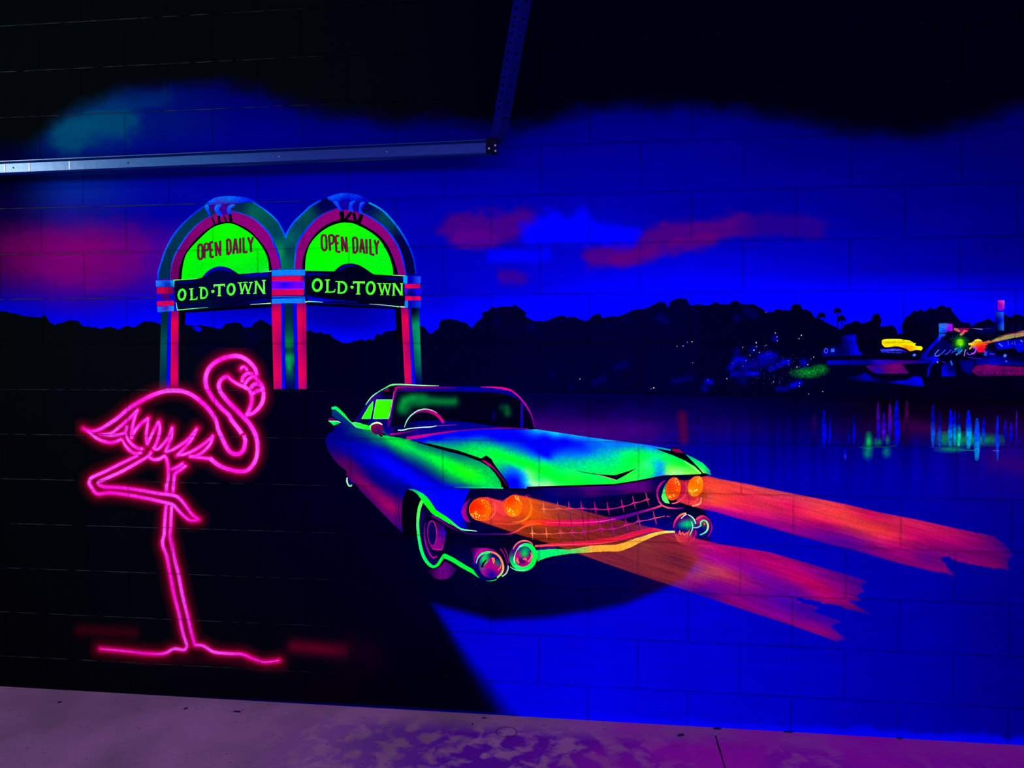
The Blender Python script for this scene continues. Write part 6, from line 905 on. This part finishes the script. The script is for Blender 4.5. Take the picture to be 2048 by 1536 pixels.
R_ctl = [(1368,975,(230,20,90,190)),(1372,995,(240,30,80,200)),(1360,1005,(230,60,80,190)),(1350,970,(230,40,40,60)),(1345,1000,(240,60,60,60)),(1390,985,(255,80,30,60)),(1383,1012,(240,60,60,170)),(1425,975,(255,70,50,240)),(1460,985,(250,56,60,240)),(1440,995,(255,64,56,240)),(1500,995,(240,40,80,235)),(1470,1012,(236,40,76,235)),(1530,1010,(230,40,80,235)),(1545,985,(220,60,80,225)),(1430,1008,(255,66,64,240)),(1425,1018,(190,0,140,225)),(1460,1028,(176,0,150,225)),(1500,1038,(176,0,130,225)),(1550,1052,(150,0,140,215)),(1600,1068,(130,0,140,205)),(1580,1010,(220,20,90,235)),(1620,1010,(220,50,80,230)),(1620,1030,(236,40,76,235)),(1680,1015,(230,50,70,230)),(1660,1035,(240,50,70,238)),(1700,1045,(240,56,64,238)),(1740,1055,(244,56,60,238)),(1780,1070,(240,44,76,238)),(1740,1030,(206,10,90,230)),(1790,1040,(206,30,80,225)),
    (1820,1062,(200,10,90,230)),(1850,1058,(206,20,90,225)),(1900,1072,(190,10,100,220)),(1870,1085,(170,0,110,215)),(1930,1085,(160,0,110,215)),(1960,1075,(140,0,110,180)),(2000,1105,(110,0,120,150)),(1960,1110,(120,0,110,190)),(1850,1105,(130,0,130,200)),(1800,1095,(180,0,110,220)),(1700,1080,(110,0,150,190)),(1740,1095,(130,0,130,200)),(1780,1112,(140,0,120,205)),(1830,1122,(140,0,120,205)),(1880,1138,(140,0,120,190)),(1905,1148,(120,0,120,150)),(1850,1118,(120,0,130,150)),(1912,1152,(110,0,120,30)),(2026,1110,(90,0,120,20)),(2020,1140,(100,0,120,50)),(2011,1090,(90,0,120,60)),(1920,1112,(130,0,120,200)),(1950,1125,(140,0,110,200)),(2000,1135,(130,0,110,170)),(1650,1050,(190,0,110,225)),(1650,1070,(110,0,140,190)),(2020,1120,(90,0,120,90))]
br = [(1355,958),(1372,960),(1395,953),(1416,951),(1440,957),(1500,968),(1553,979.6),(1690,1007),(1760,1024),(1826.6,1036.6),(1878,1048),(1949.7,1064),(1975,1068),(1990,1074),(2000,1082),(2011,1088),(2020,1098),(2027,1110),(2016,1122),(2020,1141),(1990,1137),(1950,1130),(1912,1124),(1895,1113.6),(1880,1115),(1893,1130),(1901.8,1144),(1911,1151),(1860,1142),(1792.5,1125.5),(1717,1103),(1655.7,1088),(1580.5,1067.5),(1500,1044),(1426.7,1023),(1403,1018),(1380,1012),(1352,1003)]
tagit(fill('painted_light_beam', br[:11] + rag(br[11:29]) + br[29:], [(a, b, tuple(c)) for a, b, c in R_ctl], None, 17.8, smooth=False, step=2.4, tex=(.20, 60, 3.2, .26), feather=2.4, flow=(.25, .4)), 'coral painted beam from the two far headlamps ending ragged at the right', 'painted light beam', 'painted headlamp beams')

# ================================================================ garage door track
def metal(name, base, rough, spec, metallic=0.0, scale=30):
    m = bpy.data.materials.new(name); m.use_nodes = True; nt = m.node_tree; bs = nt.nodes['Principled BSDF']
    g = nd(nt, 'ShaderNodeNewGeometry'); n = nd(nt, 'ShaderNodeTexNoise'); n.inputs['Scale'].default_value = scale; n.inputs['Detail'].default_value = 5; nt.links.new(g.outputs['Position'], n.inputs['Vector'])
    x = nd(nt, 'ShaderNodeMix', data_type='RGBA'); nt.links.new(n.outputs[0], x.inputs['Factor']); x.inputs['A'].default_value = tuple(c * .7 for c in base) + (1,); x.inputs['B'].default_value = tuple(c * 1.3 for c in base) + (1,)
    nt.links.new(x.outputs['Result'], bs.inputs['Base Color']); bs.inputs['Roughness'].default_value = rough; bs.inputs['Specular IOR Level'].default_value = spec; bs.inputs['Metallic'].default_value = metallic
    bp = nd(nt, 'ShaderNodeBump'); bp.inputs['Strength'].default_value = .25; bp.inputs['Distance'].default_value = .002; nt.links.new(n.outputs[0], bp.inputs['Height']); nt.links.new(bp.outputs[0], bs.inputs['Normal'])
    return m
M_ZINC = metal('galvanised_steel', (.0003, .003, .022), .30, .28)
M_ZINC.node_tree.nodes['Principled BSDF'].inputs['Specular Tint'].default_value = (.16, .62, 1.0, 1)
M_ANGLE = metal('dull_angle_steel', (.0003, .0008, .018), .7, .0)
M_DARK = metal('dark_bracket_steel', (.0005, .001, .003), .6, .0)
M_BOLT = metal('bright_bolt_steel', (.03, .09, .09), .35, .5)
def at_depth(u, v, y): x, z = on_wall(u, v, y); return Vector((float(x), y, float(z)))
Pr = at_depth(985, 296, -0.16)
d0 = ray(0, 338); tt = (Pr.z - CAM[2]) / d0[2]; Pl = Vector((float(CAM[0] + tt * d0[0]), float(CAM[1] + tt * d0[1]), Pr.z))
print('TRACK', Pr, Pl)
if not (-1.4 < Pl.y < -0.1): Pl = at_depth(0, 338, -0.55)
ax = (Pl - Pr).normalized(); up = Vector((0, 0, 1)); nrm = ax.cross(up).normalized()
if nrm.y > 0: nrm = -nrm
Pl2 = Pl + ax * 0.9
def sweep(name, prof, a, b, mat, parent, ups=up, nr=None):
    nr = nr or nrm; V = []; n = len(prof)
    for p in (a, b):
        for (h, d) in prof: V.append(tuple(p + ups * h + nr * d))
    Fc = [(i, (i + 1) % n, n + (i + 1) % n, n + i) for i in range(n)] + [tuple(range(n))[::-1], tuple(range(n, 2 * n))]
    o = mesh_obj(name, V, Fc, mat, parent); 
    import bmesh; bm = bmesh.new(); bm.from_mesh(o.data); bmesh.ops.recalc_face_normals(bm, faces=bm.faces); bm.to_mesh(o.data); bm.free(); return o
tr = thing('garage_door_track', 'horizontal galvanised garage door track across the upper left of the wall', 'door track', loc=tuple(Pr))
hh = 0.0245
web = [(hh, 0), (hh, .004), (hh - .006, .008), (-hh + .006, .008), (-hh, .004), (-hh, 0), (-hh, -.004), (hh, -.004)]
sweep('web', web, Pr, Pl2, M_ZINC, tr)
lip = [(hh - .001, -.004), (hh + .003, .012), (hh + .006, .012), (hh + .007, .006), (hh + .004, -.004)]
sweep('lip', lip, Pr, Pl2, M_ZINC, tr)
sweep('lip', [(-hh - .001, .000), (-hh - .001, .013), (-hh - .005, .015), (-hh - .0075, .008), (-hh - .006, -.004)], Pr, Pl2, M_ZINC, tr)
import bmesh
def boltm(name, c, r, h, parent, mat, d=None, seg=6):
    d = (d or nrm).normalized(); q = d.to_track_quat('Z', 'Y'); bm = bmesh.new()
    bmesh.ops.create_cone(bm, cap_ends=True, segments=seg, radius1=r, radius2=r * .85, depth=h); bmesh.ops.create_icosphere(bm, subdivisions=1, radius=r * .5, matrix=Matrix.Translation((0, 0, h * .5)))
    me = bpy.data.meshes.new(name); O = org(parent)
    bm.transform(Matrix.Translation(Vector(c) - O) @ q.to_matrix().to_4x4()); bm.to_mesh(me); bm.free(); me.materials.append(mat); o = bpy.data.objects.new(name, me); COL.objects.link(o); o.parent = parent; return o
L = (Pl - Pr).length
def along(u):  # distance along the rail for a drawing x
    lo, hi = 0.0, L * 1.1
    for _ in range(30):
        m = (lo + hi) / 2; p = Pr + ax * m; uu, _v = proj3(p)
        if uu > u: lo = m
        else: hi = m
    return lo
def proj3(p):
    P = (np.array(p) - CAM) @ RM; return 1024 + F_PX * P[0] / -P[2], 768 - F_PX * P[1] / -P[2]
for u in (30, 259, 560, 775): boltm('rivet', Pr + ax * along(u) + nrm * .009, .0028, .003, tr, M_DARK if u < 300 else M_BOLT, seg=8)
for u in (14, 63): sweep('weld_mark', [(hh * .75, .0078), (hh * .75, .0092), (-hh * .75, .0092), (-hh * .75, .0078)], Pr + ax * along(u), Pr + ax * (along(u) + .005), M_BOLT, tr)
sweep('paint_smear', [(hh * .7, .0078), (hh * .7, .0088), (-hh * .7, .0088), (-hh * .5, .0078)], Pr + ax * along(143), Pr + ax * (along(143) + .006), M_BOLT, tr)
# end bracket with its bolts
bk = [(hh + .012, .004), (hh + .012, .014), (-hh - .004, .014), (-hh - .004, .004)]
sweep('end_bracket', bk, Pr - ax * .022, Pr + ax * .024, M_DARK, tr)
for (u, v) in ((978, 297), (990.5, 291), (991, 302)):
    q = ray(u, v); t_ = ((Pr + nrm * .016 - Vector(CAM)).dot(nrm)) / Vector(q).dot(nrm); boltm('bolt', Vector(CAM) + Vector(q) * t_, .0046, .005, tr, M_BOLT)
# ---- perforated hanger angle going up to the ceiling
hg = thing('perforated_hanger', 'slotted blue-lit steel angle hanging down to the end of the door track', 'hanger bracket', loc=tuple(Pr))
Hb = at_depth(988, 286, -0.135); Ht = at_depth(1048, -60, -0.42)
dz = (Ht - Hb) * 1.5; Lh = dz.length; dzn = dz.normalized(); side_ = Vector((1, 0, 0)); side_ = (side_ - dzn * side_.dot(dzn)).normalized(); fr_ = side_.cross(dzn).normalized()
if fr_.y > 0: fr_ = -fr_
def flange(name, o0, wdir, wid, hole_t, th=.003):
    V, Fc = [], []; nh = int(Lh / .028); seg = 12; nn = wdir.cross(dzn).normalized()
    def P3(a, b, k): return tuple(o0 + wdir * a + dzn * b + nn * (th * k))
    for k in (0, 1):
        for i in range(nh):
            b0, b1 = i * Lh / nh, (i + 1) * Lh / nh; bc = (b0 + b1) / 2; base = len(V)
            if hole_t(i):
                hc = wid * .42; R_ = .0052
                rect = []
                for s_ in range(seg):
                    t = 2 * math.pi * s_ / seg; cx_, sy_ = math.cos(t), math.sin(t); ext = min((wid - hc if cx_ > 0 else hc) / max(abs(cx_), 1e-6), (b1 - b0) / 2 / max(abs(sy_), 1e-6))
                    V.append(P3(hc + R_ * cx_, bc + R_ * sy_, k)); V.append(P3(hc + ext * cx_, bc + ext * sy_, k))
                for s_ in range(seg): a = base + 2 * s_; c_ = base + 2 * ((s_ + 1) % seg); Fc.append((a, a + 1, c_ + 1, c_))
                cs = [V.__len__() + j for j in range(4)]
                for (aa, bb) in ((0, b0), (wid, b0), (wid, b1), (0, b1)): V.append(P3(aa, bb, k))
                # corner fillers
                for ci, (aa, bb) in zip(cs, ((0, b0), (wid, b0), (wid, b1), (0, b1))):
                    ang = math.atan2(bb - bc, aa - hc) % (2 * math.pi); s0 = int(ang / (2 * math.pi / seg)) % seg; Fc.append((base + 2 * s0 + 1, ci, base + 2 * ((s0 + 1) % seg) + 1))
            else:
                for (aa, bb) in ((0, b0), (wid, b0), (wid, b1), (0, b1)): V.append(P3(aa, bb, k))
                Fc.append((base, base + 1, base + 2, base + 3))
    b = len(V)
    for (aa, bb) in ((0, 0), (0, Lh), (wid, 0), (wid, Lh)):
        for k in (0, 1): V.append(P3(aa, bb, k))
    Fc += [(b, b + 1, b + 3, b + 2), (b + 4, b + 6, b + 7, b + 5)]
    return mesh_obj(name, V, Fc, M_ANGLE, hg)
flange('front_flange', Hb - side_ * .018, side_, .032, lambda i: i > 3)
flange('side_flange', Hb + side_ * .014, (fr_ * -.55 + side_ * .83).normalized(), .034, lambda i: i % 2 == 1)
tip = Vector(at_depth(1004, 232, -0.20)); tp = sweep('bent_tab', [(.006, 0), (.006, .003), (-.004, .003), (-.004, 0)], tip, tip + Vector((.028, -.004, -.002)), M_ANGLE, hg)

# ================================================================ small debris and cracks on the floor
rnd = random.Random(11)
M_CHIP = metal('dried_paint_chip', (.004, .002, .012), .8, .0)
M_CRACK = metal('crack_dirt', (.003, .001, .006), .9, .0)
def chip(u, v, r, ang, asp, label, nm='paint_chip'):
    x, y = on_floor(u, v); V, n = [], 7; s_ = r / F_PX * 3.2
    for k_ in (0.0004, 0.004):
        for k in range(n):
            t = 2 * math.pi * k / n; a, b = s_ * math.cos(t) * rnd.uniform(.7, 1.1) * (1 if k_ < .001 else .8), s_ * asp * math.sin(t) * rnd.uniform(.7, 1.1) * (1 if k_ < .001 else .8)
            V.append((x + a * math.cos(ang) - b * math.sin(ang), y + a * math.sin(ang) + b * math.cos(ang), k_))
    Fc = [tuple(range(n, 2 * n))] + [(i, (i + 1) % n, n + (i + 1) % n, n + i) for i in range(n)]
    tagit(mesh_obj(nm, V, Fc, M_CHIP), label, 'paint chip', 'dark paint chips on the floor')
chip(371,1418,5,.9,.35,'slanting dark chip on the floor below the flamingo'); chip(475,1424,9,-.05,.22,'long flat dark chip on the floor right of the flamingo feet')
chip(968,1437,5,0,.25,'short dark chip at the wall foot under the car'); chip(945,1449,3,1.4,.4,'tiny upright dark chip beside the short one under the car')
chip(1434,1458,9,.1,.35,'dark blob at the wall foot above the floor crack'); chip(1362,1471,8,.3,.45,'ragged dark blob left of the floor crack')
chip(1577,1465,9,.0,.2,'flat dark smear against the wall foot right of the crack'); chip(1800,1478,6,.1,.25,'small dark blob at the wall foot near the right corner')
chip(119,1405,4,.4,.6,'pale round dropping on the floor far left')
def groove(name, pts, wd, label):
    P = [on_floor(a, b) for a, b in pts]; V, Fc = [], []
    for i, (x, y) in enumerate(P):
        j = min(i + 1, len(P) - 1); k = max(i - 1, 0); dx, dy = P[j][0] - P[k][0], P[j][1] - P[k][1]; q = math.hypot(dx, dy) + 1e-9; wv = wd * (.6 + .6 * rnd.random())
        V += [(x - dy / q * wv, y + dx / q * wv, .0006), (x + dy / q * wv, y - dx / q * wv, .0006)]
        if i: Fc.append((2*i-2, 2*i-1, 2*i+1, 2*i))
    o = mesh_obj(name, V, Fc, M_CRACK); o['kind'] = 'structure'; o['label'] = label
groove('floor_crack', [(1431,1472),(1434,1482),(1438,1496),(1443,1512),(1448,1530),(1452,1545)], .0032, 'thin dark crack in the concrete floor')
# ring left by a paint can
def ringmark():
    cx_, cy_ = on_floor(1013, 1464); V, Fc = [], []; n = 40
    for k in range(n):
        t = 2 * math.pi * k / n
        for r in (.040, .044): V.append((cx_ + r * math.cos(t), cy_ + r * 1.0 * math.sin(t) * .9, .0007))
    for k in range(n): Fc.append((2*k, 2*k+1, 2*((k+1)%n)+1, 2*((k+1)%n)))
    o = mesh_obj('paint_can_ring', V, Fc, metal('pink_ring_mark', (.03,.004,.03), .8, 0)); tagit(o, 'faint round ring mark left on the floor by a paint can', 'ring mark')
ringmark()
